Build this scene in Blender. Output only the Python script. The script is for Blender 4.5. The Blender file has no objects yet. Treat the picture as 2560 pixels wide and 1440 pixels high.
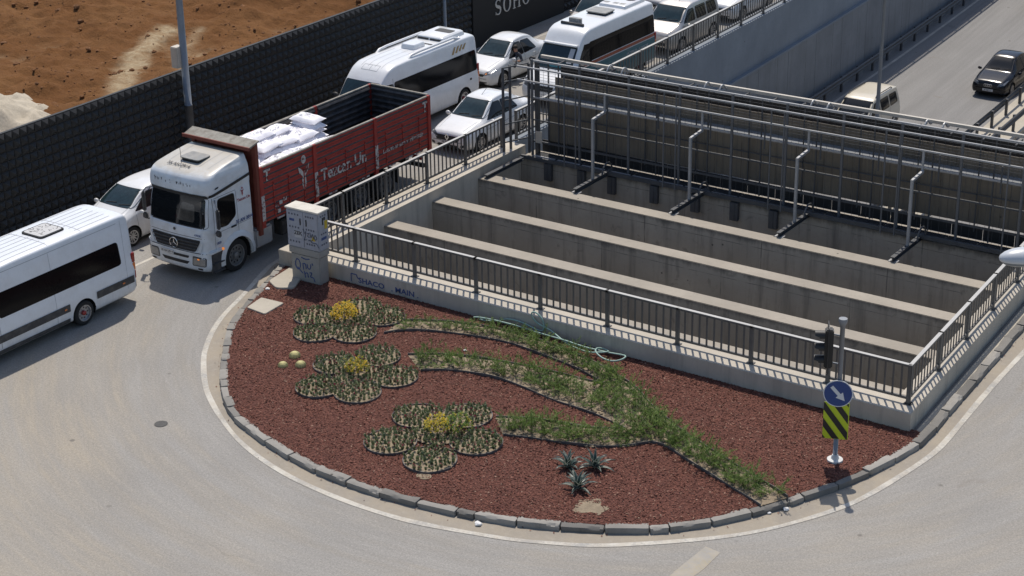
import bpy, bmesh, math, random
import numpy as np
from math import pi, sin, cos, radians, sqrt, atan2, hypot
from mathutils import Vector, Matrix, noise
from mathutils.bvhtree import BVHTree

random.seed(7)
rng = np.random.default_rng(11)
SC = bpy.context.scene
COL = SC.collection

# ------------------------------------------------------------------ camera
cam_d = bpy.data.cameras.new('camera')
cam = bpy.data.objects.new('camera', cam_d)
COL.objects.link(cam)
SC.camera = cam
cam_d.sensor_width = 36.0
cam_d.lens = 36.0 * 4663.985 / 2560.0
cam_d.clip_start = 0.5
cam_d.clip_end = 3000
_yaw, _pit, _rol = radians(-34.57828625), radians(23.20238066), radians(-0.96840214)
_f = Vector((cos(_pit) * sin(_yaw), cos(_pit) * cos(_yaw), -sin(_pit)))
_r = _f.cross(Vector((0, 0, 1))).normalized()
_u = _r.cross(_f)
_r, _u = _r * cos(_rol) + _u * sin(_rol), _u * cos(_rol) - _r * sin(_rol)
cam.matrix_world = Matrix(((_r.x, _u.x, -_f.x, 27.0), (_r.y, _u.y, -_f.y, -36.0), (_r.z, _u.z, -_f.z, 21.6), (0, 0, 0, 1)))

# ------------------------------------------------------------------ sky, sun, exposure
SUN = Vector((-0.314, 0.464, 1.0)).normalized()
world = bpy.data.worlds.new('World')
SC.world = world
world.use_nodes = True
_wn = world.node_tree
_bg = _wn.nodes['Background']
_sky = _wn.nodes.new('ShaderNodeTexSky')
_sky.sky_type = 'NISHITA'
_sky.sun_disc = False
_sky.sun_elevation = math.asin(SUN.z)
_sky.sun_rotation = atan2(SUN.x, SUN.y)
_sky.air_density = 1.0
_sky.dust_density = 1.2
_wn.links.new(_sky.outputs[0], _bg.inputs[0])
_bg.inputs[1].default_value = 0.12
sun_d = bpy.data.lights.new('sun', 'SUN')
sun_d.energy = 3.8
sun_d.angle = radians(0.53)
sun_d.color = (1.0, 0.925, 0.82)
sun = bpy.data.objects.new('sun', sun_d)
COL.objects.link(sun)
sun.rotation_euler = (-SUN).to_track_quat('-Z', 'Y').to_euler()
sun.location = SUN * 80
SC.view_settings.view_transform = 'Standard'
SC.view_settings.look = 'None'
SC.view_settings.gamma = 1.0
SC.view_settings.use_curve_mapping = False
SC.view_settings.exposure = 0.0

# ------------------------------------------------------------------ mesh helpers
class MB:
    def __init__(s):
        s.v = []; s.f = []; s.m = []
    def add(s, vs, fs, m=0):
        o = len(s.v)
        s.v += [tuple(p) for p in vs]
        s.f += [tuple(i + o for i in f) for f in fs]
        s.m += [m] * len(fs)
        return s
    def box(s, c, d, m=0, rz=0.0, M=None):
        x, y, z = d[0] / 2, d[1] / 2, d[2] / 2
        P = [Vector(p) for p in ((-x, -y, -z), (x, -y, -z), (x, y, -z), (-x, y, -z), (-x, -y, z), (x, -y, z), (x, y, z), (-x, y, z))]
        R = M if M is not None else Matrix.Rotation(rz, 3, 'Z')
        return s.add([R @ p + Vector(c) for p in P], [(3, 2, 1, 0), (4, 5, 6, 7), (0, 1, 5, 4), (1, 2, 6, 5), (2, 3, 7, 6), (3, 0, 4, 7)], m)
    def bar(s, a, b, w, h, m=0):
        a, b = Vector(a), Vector(b); d = b - a; L = d.length
        q = d.to_track_quat('X', 'Z').to_matrix()
        return s.box((a + b) / 2, (L, w, h), m, M=q)
    def tube(s, pts, r, n=8, m=0, cap=True, closed=False):
        pts = [Vector(p) for p in pts]; K = len(pts)
        rs = r if isinstance(r, (list, tuple)) else [r] * K
        vs = []; up = None
        for i, p in enumerate(pts):
            if closed: t = pts[(i + 1) % K] - pts[i - 1]
            else: t = pts[min(i + 1, K - 1)] - pts[max(i - 1, 0)]
            t.normalize()
            if up is None: up = Vector((0, 0, 1)) if abs(t.z) < .9 else Vector((1, 0, 0))
            a = t.cross(up)
            if a.length < 1e-4: a = t.cross(Vector((0, 1, 0)))
            a.normalize(); b = a.cross(t); up = b
            for k in range(n):
                w = 2 * pi * k / n
                vs.append(p + (a * cos(w) + b * sin(w)) * rs[i])
        fs = []
        for i in range(K if closed else K - 1):
            j = (i + 1) % K
            for k in range(n):
                l = (k + 1) % n
                fs.append((i * n + k, i * n + l, j * n + l, j * n + k))
        if cap and not closed:
            fs.append(tuple(range(n))); fs.append(tuple((K - 1) * n + k for k in reversed(range(n))))
        return s.add(vs, fs, m)
    def lathe(s, prof, n=20, axis='z', c=(0, 0, 0), m=0, cap=True):
        vs = []
        for (r, h) in prof:
            for k in range(n):
                w = 2 * pi * k / n; a, b = r * cos(w), r * sin(w)
                p = {'z': (a, b, h), 'x': (h, a, b), 'y': (b, h, a)}[axis]
                vs.append((p[0] + c[0], p[1] + c[1], p[2] + c[2]))
        fs = []
        for i in range(len(prof) - 1):
            for k in range(n):
                l = (k + 1) % n
                fs.append((i * n + k, i * n + l, (i + 1) * n + l, (i + 1) * n + k))
        if cap and prof[0][0] > 1e-6: fs.append(tuple(reversed(range(n))))
        if cap and prof[-1][0] > 1e-6: fs.append(tuple((len(prof) - 1) * n + k for k in range(n)))
        return s.add(vs, fs, m)
    def prism(s, poly, z0, z1, m=0):
        n = len(poly)
        vs = [(p[0], p[1], z0) for p in poly] + [(p[0], p[1], z1) for p in poly]
        fs = [tuple(reversed(range(n))), tuple(range(n, 2 * n))] + [(i, (i + 1) % n, n + (i + 1) % n, n + i) for i in range(n)]
        return s.add(vs, fs, m)
    def strip(s, A, B, m=0):
        n = len(A)
        return s.add(list(A) + list(B), [(i, i + 1, n + i + 1, n + i) for i in range(n - 1)], m)
    def mesh(s, name, mats, smooth=False, angle=None):
        me = bpy.data.meshes.new(name)
        me.from_pydata(s.v, [], s.f)
        for k in (mats if isinstance(mats, (list, tuple)) else [mats]): me.materials.append(MT(k))
        if any(s.m): me.polygons.foreach_set('material_index', s.m)
        me.validate(); me.update()
        if smooth:
            me.polygons.foreach_set('use_smooth', [True] * len(me.polygons))
            if angle: me.set_sharp_from_angle(angle=radians(angle))
        return me
    def build(s, name, mats, parent=None, smooth=False, angle=None, loc=None, fix=False, bevel=0):
        me = s.mesh(name, mats, smooth, angle)
        if fix or bevel:
            bm = bmesh.new(); bm.from_mesh(me)
            if fix: bmesh.ops.recalc_face_normals(bm, faces=bm.faces)
            if bevel:
                bmesh.ops.bevel(bm, geom=[e for e in bm.edges if len(e.link_faces) == 2 and e.calc_face_angle(0) > .6], offset=bevel, segments=2, affect='EDGES', clamp_overlap=True)
            bm.to_mesh(me); bm.free()
        return link(name, me, parent, loc)

def link(name, me, parent=None, loc=None, rot=None):
    o = bpy.data.objects.new(name, me); COL.objects.link(o)
    if parent is not None: o.parent = parent
    if loc is not None: o.location = loc
    if rot is not None: o.rotation_euler = rot
    return o
def tag(o, label=None, cat=None, group=None, kind=None):
    if label: o['label'] = label
    if cat: o['category'] = cat
    if group: o['group'] = group
    if kind: o['kind'] = kind
    return o
def thing(name, label, cat, loc=(0, 0, 0), rz=0.0, group=None):
    return tag(link(name, None, None, loc, (0, 0, rz)), label, cat, group)
def struct(o): o['kind'] = 'structure'; return o
def copy_tree(o, parent=None):
    c = o.copy(); COL.objects.link(c); c.parent = parent
    for ch in list(o.children): copy_tree(ch, c)
    return c
def text_mesh(s, size, mt, ext=.002, align='CENTER', shear=0, bold=0):
    cu = bpy.data.curves.new('t', 'FONT'); cu.body = s; cu.size = size; cu.extrude = ext; cu.align_x = align; cu.align_y = 'CENTER'; cu.shear = shear; cu.offset = bold
    cu.resolution_u = 3
    o = bpy.data.objects.new('t', cu); COL.objects.link(o)
    bpy.context.view_layer.update()
    me = bpy.data.meshes.new_from_object(o.evaluated_get(bpy.context.evaluated_depsgraph_get()))
    bpy.data.objects.remove(o); bpy.data.curves.remove(cu)
    me.materials.clear(); me.materials.append(MT(mt))
    return me
FACE = {'+x': Matrix(((0, 0, 1), (1, 0, 0), (0, 1, 0))), '-y': Matrix(((1, 0, 0), (0, 0, -1), (0, 1, 0))), 'top': Matrix.Identity(3), '-x': Matrix(((0, 0, -1), (-1, 0, 0), (0, 1, 0))), '+y': Matrix(((-1, 0, 0), (0, 0, 1), (0, 1, 0)))}
def text(name, s, size, mt, face, loc, parent=None, **k):
    tilt = k.pop('tilt', 0); sx = k.pop('sx', 1)
    o = link(name, text_mesh(s, size, mt, **k), parent)
    o.matrix_local = Matrix.Translation(loc) @ (FACE[face] @ Matrix.Rotation(tilt, 3, 'X')).to_4x4() @ Matrix.Diagonal((sx, 1, 1, 1))
    return o
def rpoly(P, r=.05, n=4):
    out = []; K = len(P)
    for i in range(K):
        a, b, c = Vector(P[i - 1]), Vector(P[i]), Vector(P[(i + 1) % K])
        rr = min(r, (a - b).length * .45, (c - b).length * .45)
        p, q = b + (a - b).normalized() * rr, b + (c - b).normalized() * rr
        for k in range(n + 1):
            t = k / n
            out.append(((1 - t) ** 2) * p + 2 * t * (1 - t) * b + t * t * q)
    return [(v[0], v[1]) for v in out]
def resample(P, n=None, step=None):
    P = np.array(P, float); d = np.r_[0, np.cumsum(np.linalg.norm(np.diff(P, axis=0), axis=1))]
    if n is None: n = max(2, int(round(d[-1] / step)) + 1)
    t = np.linspace(0, d[-1], n)
    return np.stack([np.interp(t, d, P[:, k]) for k in range(P.shape[1])], 1)
def smooth_path(P, it=2):
    P = np.array(P, float)
    for _ in range(it):
        Q = [P[0]]
        for a, b in zip(P[:-1], P[1:]): Q += [a * .75 + b * .25, a * .25 + b * .75]
        Q.append(P[-1]); P = np.array(Q)
    return P
def offset_path(P, d):
    P = np.array(P, float); T = np.gradient(P, axis=0); T /= np.linalg.norm(T, axis=1)[:, None] + 1e-9
    return P + np.stack([-T[:, 1], T[:, 0]], 1) * d
def inside(P, poly):
    P = np.asarray(P); poly = np.asarray(poly); r = np.zeros(len(P), bool); j = len(poly) - 1
    for i in range(len(poly)):
        xi, yi = poly[i]; xj, yj = poly[j]
        c = ((yi > P[:, 1]) != (yj > P[:, 1])) & (P[:, 0] < (xj - xi) * (P[:, 1] - yi) / (yj - yi + 1e-12) + xi)
        r ^= c; j = i
    return r
def z3(P, z): return [(float(p[0]), float(p[1]), z) for p in P]

# ------------------------------------------------------------------ materials
_M = {}
def MT(k): return k if not isinstance(k, str) else _M[k]
def new_mat(name):
    m = bpy.data.materials.new(name); m.use_nodes = True; _M[name] = m
    return m, m.node_tree, m.node_tree.nodes['Principled BSDF']
def N(nt, t, ins=None, **p):
    n = nt.nodes.new(t)
    for k, v in p.items(): setattr(n, k, v)
    for k, v in (ins or {}).items():
        if isinstance(v, bpy.types.NodeSocket): nt.links.new(v, n.inputs[k])
        else: n.inputs[k].default_value = v
    return n
def pos(nt, space):
    if space == 'world': return N(nt, 'ShaderNodeNewGeometry').outputs['Position']
    return N(nt, 'ShaderNodeTexCoord').outputs['Object']
def scl(nt, vec, s): return N(nt, 'ShaderNodeVectorMath', {0: vec, 1: s}, operation='MULTIPLY').outputs[0]
def nz(nt, vec, scale, detail=4, rough=.55, dist=0): return N(nt, 'ShaderNodeTexNoise', {'Vector': vec, 'Scale': scale, 'Detail': detail, 'Roughness': rough, 'Distortion': dist}).outputs['Fac']
def mth(nt, op, a, b=0.0, c=0.0, clamp=False):
    n = N(nt, 'ShaderNodeMath', {0: a, 1: b, 2: c}, operation=op); n.use_clamp = clamp
    return n.outputs[0]
def ramp(nt, fac, a, b, clamp=True): return N(nt, 'ShaderNodeMapRange', {'Value': fac, 'From Min': a, 'From Max': b, 'To Min': 0.0, 'To Max': 1.0}).outputs[0]
def mixc(nt, fac, a, b, blend='MIX'):
    n = N(nt, 'ShaderNodeMix', data_type='RGBA', blend_type=blend)
    for i, v in ((0, fac), (6, a), (7, b)):
        if isinstance(v, bpy.types.NodeSocket): nt.links.new(v, n.inputs[i])
        else: n.inputs[i].default_value = v if i == 0 else (v[0], v[1], v[2], 1)
    return n.outputs[2]
def bumpn(nt, b, h, strength, dist=.02):
    n = N(nt, 'ShaderNodeBump', {'Height': h, 'Strength': strength, 'Distance': dist})
    nt.links.new(n.outputs[0], b.inputs['Normal'])
def mat(name, col, rough=.6, metal=0.0, var=.12, scale=5, bump=0.0, bscale=30, dirt=None, coat=0.0, space='obj', spec=.5, rnd=0.0, emit=None, trans=0, grime=0):
    m, nt, b = new_mat(name)
    v = pos(nt, space)
    f = mth(nt, 'ADD', mth(nt, 'MULTIPLY', nz(nt, v, scale), .6), mth(nt, 'MULTIPLY', nz(nt, v, scale * 7.3), .4))
    f = ramp(nt, f, .3, .7)
    lo = [c * (1 - var) for c in col]; hi = [min(1, c * (1 + var)) for c in col]
    c = mixc(nt, f, lo, hi)
    if rnd:
        oi = N(nt, 'ShaderNodeObjectInfo').outputs['Random']
        c = mixc(nt, oi, c, mixc(nt, 1.0, c, (1 - rnd, 1 - rnd, 1 - rnd), 'MULTIPLY'))
    if grime:
        zz_ = N(nt, 'ShaderNodeSeparateXYZ', {0: v}).outputs[2]
        gm = mth(nt, 'MULTIPLY', mth(nt, 'MULTIPLY', ramp(nt, zz_, 1.0, .2), ramp(nt, nz(nt, scl(nt, v, (1, 1, .4)), 3.0, 6, .7), .3, .7)), grime)
        c = mixc(nt, gm, c, (.33, .29, .235))
    if dirt:
        dc, amt, ds = dirt
        d = mth(nt, 'MULTIPLY', ramp(nt, nz(nt, v, ds, 6, .65), .45, .75), amt)
        c = mixc(nt, d, c, dc)
        nt.links.new(mth(nt, 'ADD', mth(nt, 'MULTIPLY', d, .4), rough, clamp=True), b.inputs['Roughness'])
    else: b.inputs['Roughness'].default_value = rough
    nt.links.new(c, b.inputs['Base Color'])
    b.inputs['Metallic'].default_value = metal
    b.inputs['Specular IOR Level'].default_value = spec
    if coat:
        b.inputs['Coat Weight'].default_value = coat; b.inputs['Coat Roughness'].default_value = .06
    if bump: bumpn(nt, b, nz(nt, v, bscale, 5, .6), bump)
    if trans:
        b.inputs['Transmission Weight'].default_value = trans
    if emit:
        b.inputs['Emission Color'].default_value = (*emit[0], 1); b.inputs['Emission Strength'].default_value = emit[1]
    return m

# road: pale dusty asphalt with tyre-polished arcs round the island and tan dust drifted to the outside
def road_mat(name, under=False):
    m, nt, b = new_mat(name)
    p = N(nt, 'ShaderNodeNewGeometry').outputs['Position']
    s = N(nt, 'ShaderNodeSeparateXYZ', {0: p}).outputs
    if under:
        q = N(nt, 'ShaderNodeCombineXYZ', {0: mth(nt, 'ADD', s[0], mth(nt, 'MULTIPLY', mth(nt, 'POWER', s[1], 2.0), .0007)), 1: mth(nt, 'MULTIPLY', s[1], .04), 2: 0.0}).outputs[0]
    else:
        dx = mth(nt, 'SUBTRACT', s[0], 3.0); dy = mth(nt, 'SUBTRACT', s[1], 6.0)
        r = mth(nt, 'SQRT', mth(nt, 'ADD', mth(nt, 'MULTIPLY', dx, dx), mth(nt, 'MULTIPLY', dy, dy)))
        th = mth(nt, 'ARCTAN2', dy, dx)
        q = N(nt, 'ShaderNodeCombineXYZ', {0: r, 1: mth(nt, 'MULTIPLY', th, 1.6), 2: 0.0}).outputs[0]
    big = nz(nt, p, .22, 4, .6)
    arc = nz(nt, q, 1.3, 5, .62)
    arc2 = nz(nt, q, 5.0, 4, .65)
    arc3 = nz(nt, scl(nt, q, (1.0, .35, 1.0)), 11.0, 3, .6)
    fine = nz(nt, p, 26, 4, .75)
    grit = nz(nt, p, 90, 2, .8)
    mid = nz(nt, p, 13, 3, .8)
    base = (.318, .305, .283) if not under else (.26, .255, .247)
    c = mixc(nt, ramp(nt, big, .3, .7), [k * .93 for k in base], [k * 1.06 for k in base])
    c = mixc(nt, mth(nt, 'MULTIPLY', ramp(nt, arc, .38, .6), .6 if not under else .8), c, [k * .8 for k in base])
    c = mixc(nt, mth(nt, 'MULTIPLY', ramp(nt, arc2, .48, .72), .4), c, [k * 1.14 for k in base])
    c = mixc(nt, mth(nt, 'MULTIPLY', ramp(nt, arc3, .5, .72), .3), c, [k * .84 for k in base])
    # drifted dust
    dn = mth(nt, 'ADD', mth(nt, 'MULTIPLY', arc, .75), mth(nt, 'MULTIPLY', big, .5))
    if not under:
        out = mth(nt, 'SUBTRACT', ramp(nt, mth(nt, 'ADD', mth(nt, 'MULTIPLY', s[0], -.55), mth(nt, 'MULTIPLY', s[1], -.83)), 6.5, 15.0), .22)
        dust = mth(nt, 'MULTIPLY', ramp(nt, mth(nt, 'ADD', dn, mth(nt, 'MULTIPLY', out, .32)) , .5, .86), .85)
        c = mixc(nt, mth(nt, 'MULTIPLY', dust, mth(nt, 'ADD', .45, mth(nt, 'MULTIPLY', ramp(nt, arc2, .35, .65), .55))), c, (.385, .335, .26))
    c = mixc(nt, ramp(nt, fine, .25, .8), mixc(nt, 1.0, c, (.74, .74, .75), 'MULTIPLY'), mixc(nt, 1.0, c, (1.2, 1.19, 1.18), 'MULTIPLY'))
    c = mixc(nt, ramp(nt, mid, .25, .75), mixc(nt, 1.0, c, (.84, .84, .84), 'MULTIPLY'), mixc(nt, 1.0, c, (1.13, 1.13, 1.13), 'MULTIPLY'))
    c = mixc(nt, mth(nt, 'MULTIPLY', ramp(nt, grit, .62, .8), .35), c, (.16, .16, .16))
    # oil drips, dark specks and a few hairline cracks
    vd = N(nt, 'ShaderNodeTexVoronoi', {'Vector': p, 'Scale': .85}).outputs['Distance']
    c = mixc(nt, mth(nt, 'MULTIPLY', ramp(nt, vd, .075, .04), ramp(nt, nz(nt, p, .5, 3), .48, .6)), c, (.11, .1, .09))
    ck = N(nt, 'ShaderNodeTexVoronoi', {'Vector': N(nt, 'ShaderNodeVectorMath', {0: p, 1: N(nt, 'ShaderNodeTexNoise', {'Vector': p, 'Scale': .9, 'Detail': 4.0}).outputs['Color']}, operation='ADD').outputs[0], 'Scale': .13}, feature='DISTANCE_TO_EDGE').outputs['Distance']
    c = mixc(nt, mth(nt, 'MULTIPLY', mth(nt, 'MULTIPLY', ramp(nt, ck, .006, .002), ramp(nt, nz(nt, p, .18, 2), .5, .65)), .25), c, (.13, .125, .12))
    # small stains
    st = ramp(nt, nz(nt, p, .9, 3, .5, .6), .72, .78)
    c = mixc(nt, mth(nt, 'MULTIPLY', st, .35), c, (.2, .17, .14))
    nt.links.new(c, b.inputs['Base Color'])
    b.inputs['Roughness'].default_value = .85
    b.inputs['Specular IOR Level'].default_value = .3
    bumpn(nt, b, mth(nt, 'ADD', fine, mth(nt, 'MULTIPLY', grit, .6)), .35, .01)
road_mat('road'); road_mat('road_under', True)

def gutter_mat():
    m, nt, b = new_mat('gutter')
    p = N(nt, 'ShaderNodeNewGeometry').outputs['Position']
    n1 = nz(nt, p, .8, 5, .65, .5); n2 = nz(nt, p, 7, 5, .7); n3 = nz(nt, p, 40, 3, .7)
    c = mixc(nt, ramp(nt, n1, .35, .65), (.36, .31, .24), (.29, .26, .22))
    c = mixc(nt, mth(nt, 'MULTIPLY', ramp(nt, n2, .5, .72), .6), c, (.4, .36, .3))
    c = mixc(nt, mth(nt, 'MULTIPLY', ramp(nt, n2, .68, .74), .5), c, (.16, .12, .09))
    c = mixc(nt, mth(nt, 'MULTIPLY', ramp(nt, n3, .4, .7), .3), c, (.23, .2, .17))
    nt.links.new(c, b.inputs['Base Color']); b.inputs['Roughness'].default_value = .95
    bumpn(nt, b, n3, .4, .01)
gutter_mat()

def line_mat(name, col, under=(.34, .33, .31), wear=.5):
    m, nt, b = new_mat(name)
    p = N(nt, 'ShaderNodeNewGeometry').outputs['Position']
    n1 = nz(nt, p, 1.1, 4, .6); n2 = nz(nt, p, 14, 5, .7)
    w = ramp(nt, mth(nt, 'ADD', mth(nt, 'MULTIPLY', n1, .55), mth(nt, 'MULTIPLY', n2, .45)), wear, wear + .13)
    c = mixc(nt, w, col, under)
    c = mixc(nt, mth(nt, 'MULTIPLY', ramp(nt, nz(nt, p, 3, 5), .35, .7), .6), c, (.42, .365, .29))
    nt.links.new(c, b.inputs['Base Color']); b.inputs['Roughness'].default_value = .8
line_mat('line_white', (.56, .535, .475), wear=.44)
line_mat('line_yellow', (.345, .3, .215), under=(.31, .295, .27), wear=.42)

# concrete with form joints, rain streaks, blow-holes
def conc_mat(name, col, streak=.5, joints=None, tint=None, dark=(.07, .065, .06), rnd=0, edge=None):
    m, nt, b = new_mat(name)
    p = N(nt, 'ShaderNodeNewGeometry').outputs['Position']
    s = N(nt, 'ShaderNodeSeparateXYZ', {0: p}).outputs
    n1 = nz(nt, p, .55, 5, .6); n2 = nz(nt, p, 6, 5, .65); n3 = nz(nt, p, 30, 4, .7)
    c = mixc(nt, ramp(nt, n1, .3, .7), [k * .85 for k in col], [k * 1.1 for k in col])
    c = mixc(nt, mth(nt, 'MULTIPLY', ramp(nt, n2, .5, .75), .35), c, tint or [k * .75 for k in col])
    sv = scl(nt, p, (1.6, 1.6, .12))
    stq = mth(nt, 'MULTIPLY', ramp(nt, nz(nt, sv, 1.6, 6, .7), .5, .8), streak)
    geo = N(nt, 'ShaderNodeNewGeometry').outputs['Normal']
    side = mth(nt, 'SUBTRACT', 1.0, mth(nt, 'ABSOLUTE', N(nt, 'ShaderNodeSeparateXYZ', {0: geo}).outputs[2]))
    c = mixc(nt, mth(nt, 'MULTIPLY', stq, side), c, dark)
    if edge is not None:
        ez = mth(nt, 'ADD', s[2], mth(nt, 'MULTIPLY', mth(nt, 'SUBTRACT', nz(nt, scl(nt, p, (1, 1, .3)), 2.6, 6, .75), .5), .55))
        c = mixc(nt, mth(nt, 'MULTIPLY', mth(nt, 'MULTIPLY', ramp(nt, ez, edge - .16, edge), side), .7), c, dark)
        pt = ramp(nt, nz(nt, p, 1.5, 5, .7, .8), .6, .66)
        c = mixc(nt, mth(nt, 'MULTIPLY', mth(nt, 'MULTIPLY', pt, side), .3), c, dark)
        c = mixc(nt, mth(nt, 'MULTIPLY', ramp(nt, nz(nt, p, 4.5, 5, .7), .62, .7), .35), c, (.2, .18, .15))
    hole = ramp(nt, N(nt, 'ShaderNodeTexVoronoi', {'Vector': p, 'Scale': 1.1}).outputs['Distance'], .045, .03)
    c = mixc(nt, mth(nt, 'MULTIPLY', hole, .8), c, (.06, .055, .05))
    if joints:
        for ax, per, off, wd in joints:
            wob = mth(nt, 'MULTIPLY', mth(nt, 'SUBTRACT', nz(nt, p, 1.3, 3), .5), .03)
            t = mth(nt, 'ABSOLUTE', mth(nt, 'SUBTRACT', mth(nt, 'MODULO', mth(nt, 'ADD', mth(nt, 'ADD', s[ax], wob), 100 * per - off), per), per / 2))
            l = mth(nt, 'MULTIPLY', ramp(nt, t, wd, wd * .3), ramp(nt, nz(nt, p, 2.2, 4), .35, .6))
            c = mixc(nt, mth(nt, 'MULTIPLY', mth(nt, 'MULTIPLY', l, side), .75), c, dark)
    if rnd:
        oi = N(nt, 'ShaderNodeObjectInfo').outputs['Random']
        c = mixc(nt, oi, mixc(nt, 1.0, c, (1.15, 1.14, 1.12), 'MULTIPLY'), mixc(nt, 1.0, c, (1 - rnd, 1 - rnd, 1 - rnd), 'MULTIPLY'))
    nt.links.new(c, b.inputs['Base Color']); b.inputs['Roughness'].default_value = .9
    b.inputs['Specular IOR Level'].default_value = .25
    bumpn(nt, b, mth(nt, 'ADD', n2, n3), .25, .015)
conc_mat('concrete', (.5, .455, .385), .45)
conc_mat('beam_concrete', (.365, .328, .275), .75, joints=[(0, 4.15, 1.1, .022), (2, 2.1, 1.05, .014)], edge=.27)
conc_mat('wall_concrete', (.24, .25, .26), .3, joints=[(1, 3.1, 0.4, .03)])
conc_mat('wall_panel_smooth', (.23, .255, .285), .12)
conc_mat('kerb_stone', (.3, .287, .265), .4, tint=(.2, .185, .165), rnd=.4)
conc_mat('slab', (.46, .42, .35), .2)
conc_mat('board_brown', (.2, .168, .13), .7, joints=[(0, .97, .2, .018)], dark=(.05, .045, .04))
conc_mat('plinth', (.36, .345, .31), .4)

# mulch
def mulch_mat():
    m, nt, b = new_mat('mulch')
    p = N(nt, 'ShaderNodeNewGeometry').outputs['Position']
    n1 = nz(nt, p, .7, 4, .6); n2 = nz(nt, p, 30, 4, .7)
    c = mixc(nt, ramp(nt, n2, .35, .65), (.068, .023, .016), (.185, .066, .044))
    c = mixc(nt, mth(nt, 'MULTIPLY', ramp(nt, n1, .4, .7), .45), c, (.075, .024, .018))
    nt.links.new(c, b.inputs['Base Color']); b.inputs['Roughness'].default_value = .95
    bumpn(nt, b, n2, .9, .03)
    m, nt, b = new_mat('mulch_chip')
    a = N(nt, 'ShaderNodeAttribute', attribute_name='tone').outputs['Fac']
    c = mixc(nt, ramp(nt, a, 0, .8), (.072, .023, .016), (.215, .077, .05))
    c = mixc(nt, ramp(nt, a, .93, 1.0), c, (.36, .24, .17))
    nt.links.new(c, b.inputs['Base Color']); b.inputs['Roughness'].default_value = .85
mulch_mat()

def soil_mat():
    m, nt, b = new_mat('field_soil')
    p = N(nt, 'ShaderNodeNewGeometry').outputs['Position']
    a = N(nt, 'ShaderNodeAttribute', attribute_name='pale').outputs['Fac']
    n1 = nz(nt, p, .35, 5, .6); n2 = nz(nt, p, 3.5, 6, .7); n3 = nz(nt, p, 18, 4, .7)
    c = mixc(nt, ramp(nt, n1, .3, .7), (.16, .072, .028), (.215, .108, .046))
    c = mixc(nt, mth(nt, 'MULTIPLY', ramp(nt, n2, .45, .72), .55), c, (.115, .054, .023))
    c = mixc(nt, mth(nt, 'MULTIPLY', ramp(nt, n3, .6, .75), .5), c, (.26, .15, .075))
    pale = mixc(nt, ramp(nt, n2, .35, .65), (.33, .23, .13), (.44, .35, .23))
    c = mixc(nt, mth(nt, 'MULTIPLY', a, mth(nt, 'ADD', .55, mth(nt, 'MULTIPLY', n2, .8)), clamp=True), c, pale)
    nt.links.new(c, b.inputs['Base Color']); b.inputs['Roughness'].default_value = 1.0
    b.inputs['Specular IOR Level'].default_value = .1
    bumpn(nt, b, mth(nt, 'ADD', n2, mth(nt, 'MULTIPLY', n3, .5)), .9, .12)
soil_mat()
mat('clod', (.2, .095, .04), 1.0, var=.4, scale=2, space='world')
mat('gravel', (.44, .39, .31), 1.0, var=.3, scale=3, bump=1.0, bscale=9, space='world')
mat('bed_soil', (.27, .215, .15), 1.0, var=.35, scale=4, bump=.9, bscale=22, space='world')
mat('edging', (.1, .1, .1), .45, var=.3)

# metals, paints
mat('rail_sunlit', (.46, .45, .43), .5, 0, .12, 3, space='world')  # pale railing colour with the sunlight on handrail tops painted in
mat('rail_grey', (.1, .097, .094), .5, .0, .15, 3, dirt=((.2, .19, .17), .3, 4), space='world')
mat('galv_shaded', (.135, .14, .15), .5, .25, .15, 4, space='world')  # same steel as the rails, darkened to paint in the shade on posts
mat('galv', (.36, .365, .375), .5, .25, .15, 4, dirt=((.24, .22, .2), .3, 3), space='world')  # screen rails take this paler steel to paint in their sunlit tops
mat('galv_dark', (.075, .08, .088), .55, .2, .2, 4, dirt=((.15, .13, .11), .35, 3), space='world')
mat('tube_beige', (.5, .46, .4), .5, .2, .12, 3, space='world')
mat('pole_grey', (.21, .23, .26), .55, .3, .12, 2.5, dirt=((.33, .32, .3), .5, 2), space='world')
mat('fence_black', (.036, .0355, .035), .45, 0, .2, 6, space='world', spec=.22)
mat('fence_panel', (.011, .0112, .012), .75, 0, .15, 2, space='world')
mat('letter_silver', (.55, .55, .53), .4, .3, .1, 4)
def paint(name, col, rough=.28, coat=.6, dirt=.25, metal=0.0):
    mat(name, col, rough, metal, .04, 2, dirt=((.42, .39, .34), dirt, 2.2), coat=coat, grime=.6)
paint('white_paint', (.79, .8, .81), .28, .6, .18)
paint('white_van', (.76, .785, .82), .32, .5, .2)
paint('white_dirty', (.64, .68, .71), .4, .3, .5)
paint('silver_paint', (.5, .48, .46), .35, .6, .3, .5)
paint('cream_paint', (.66, .6, .48), .3, .6, .2)
mat('navy_paint', (.008, .009, .014), .22, 0, .05, 2, coat=.35, spec=.25)
paint('teal_paint', (.02, .13, .16), .35, .4, .1)
paint('orange_paint', (.33, .065, .025), .4, .3, .1)
paint('grey_paint', (.3, .31, .33), .35, .6, .2, .4)
mat('glass_seat', (.075, .07, .062), .12, 0, .4, 3, spec=.6)
mat('glass', (.01, .012, .014), .06, 0, .3, 1.5, spec=.42)
mat('glass_green', (.014, .03, .035), .05, 0, .5, 1.2, spec=.6)
mat('glass_black', (.006, .006, .007), .12, 0, .2, 1.5, spec=.16)
mat('rubber', (.018, .018, .018), .85, 0, .3, 12)
mat('trim_black', (.02, .02, .021), .6, 0, .2, 10)
mat('plastic_dark', (.045, .045, .048), .6, 0, .25, 6, dirt=((.3, .27, .23), .3, 5))
mat('rim_silver', (.45, .45, .46), .35, .7, .12, 8)
mat('rim_steel', (.2, .2, .2), .55, .4, .3, 8)
mat('chrome', (.7, .7, .72), .15, 1.0, .05, 8)
mat('headlight', (.2, .21, .22), .12, .3, .3, 9, coat=.8)
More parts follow.
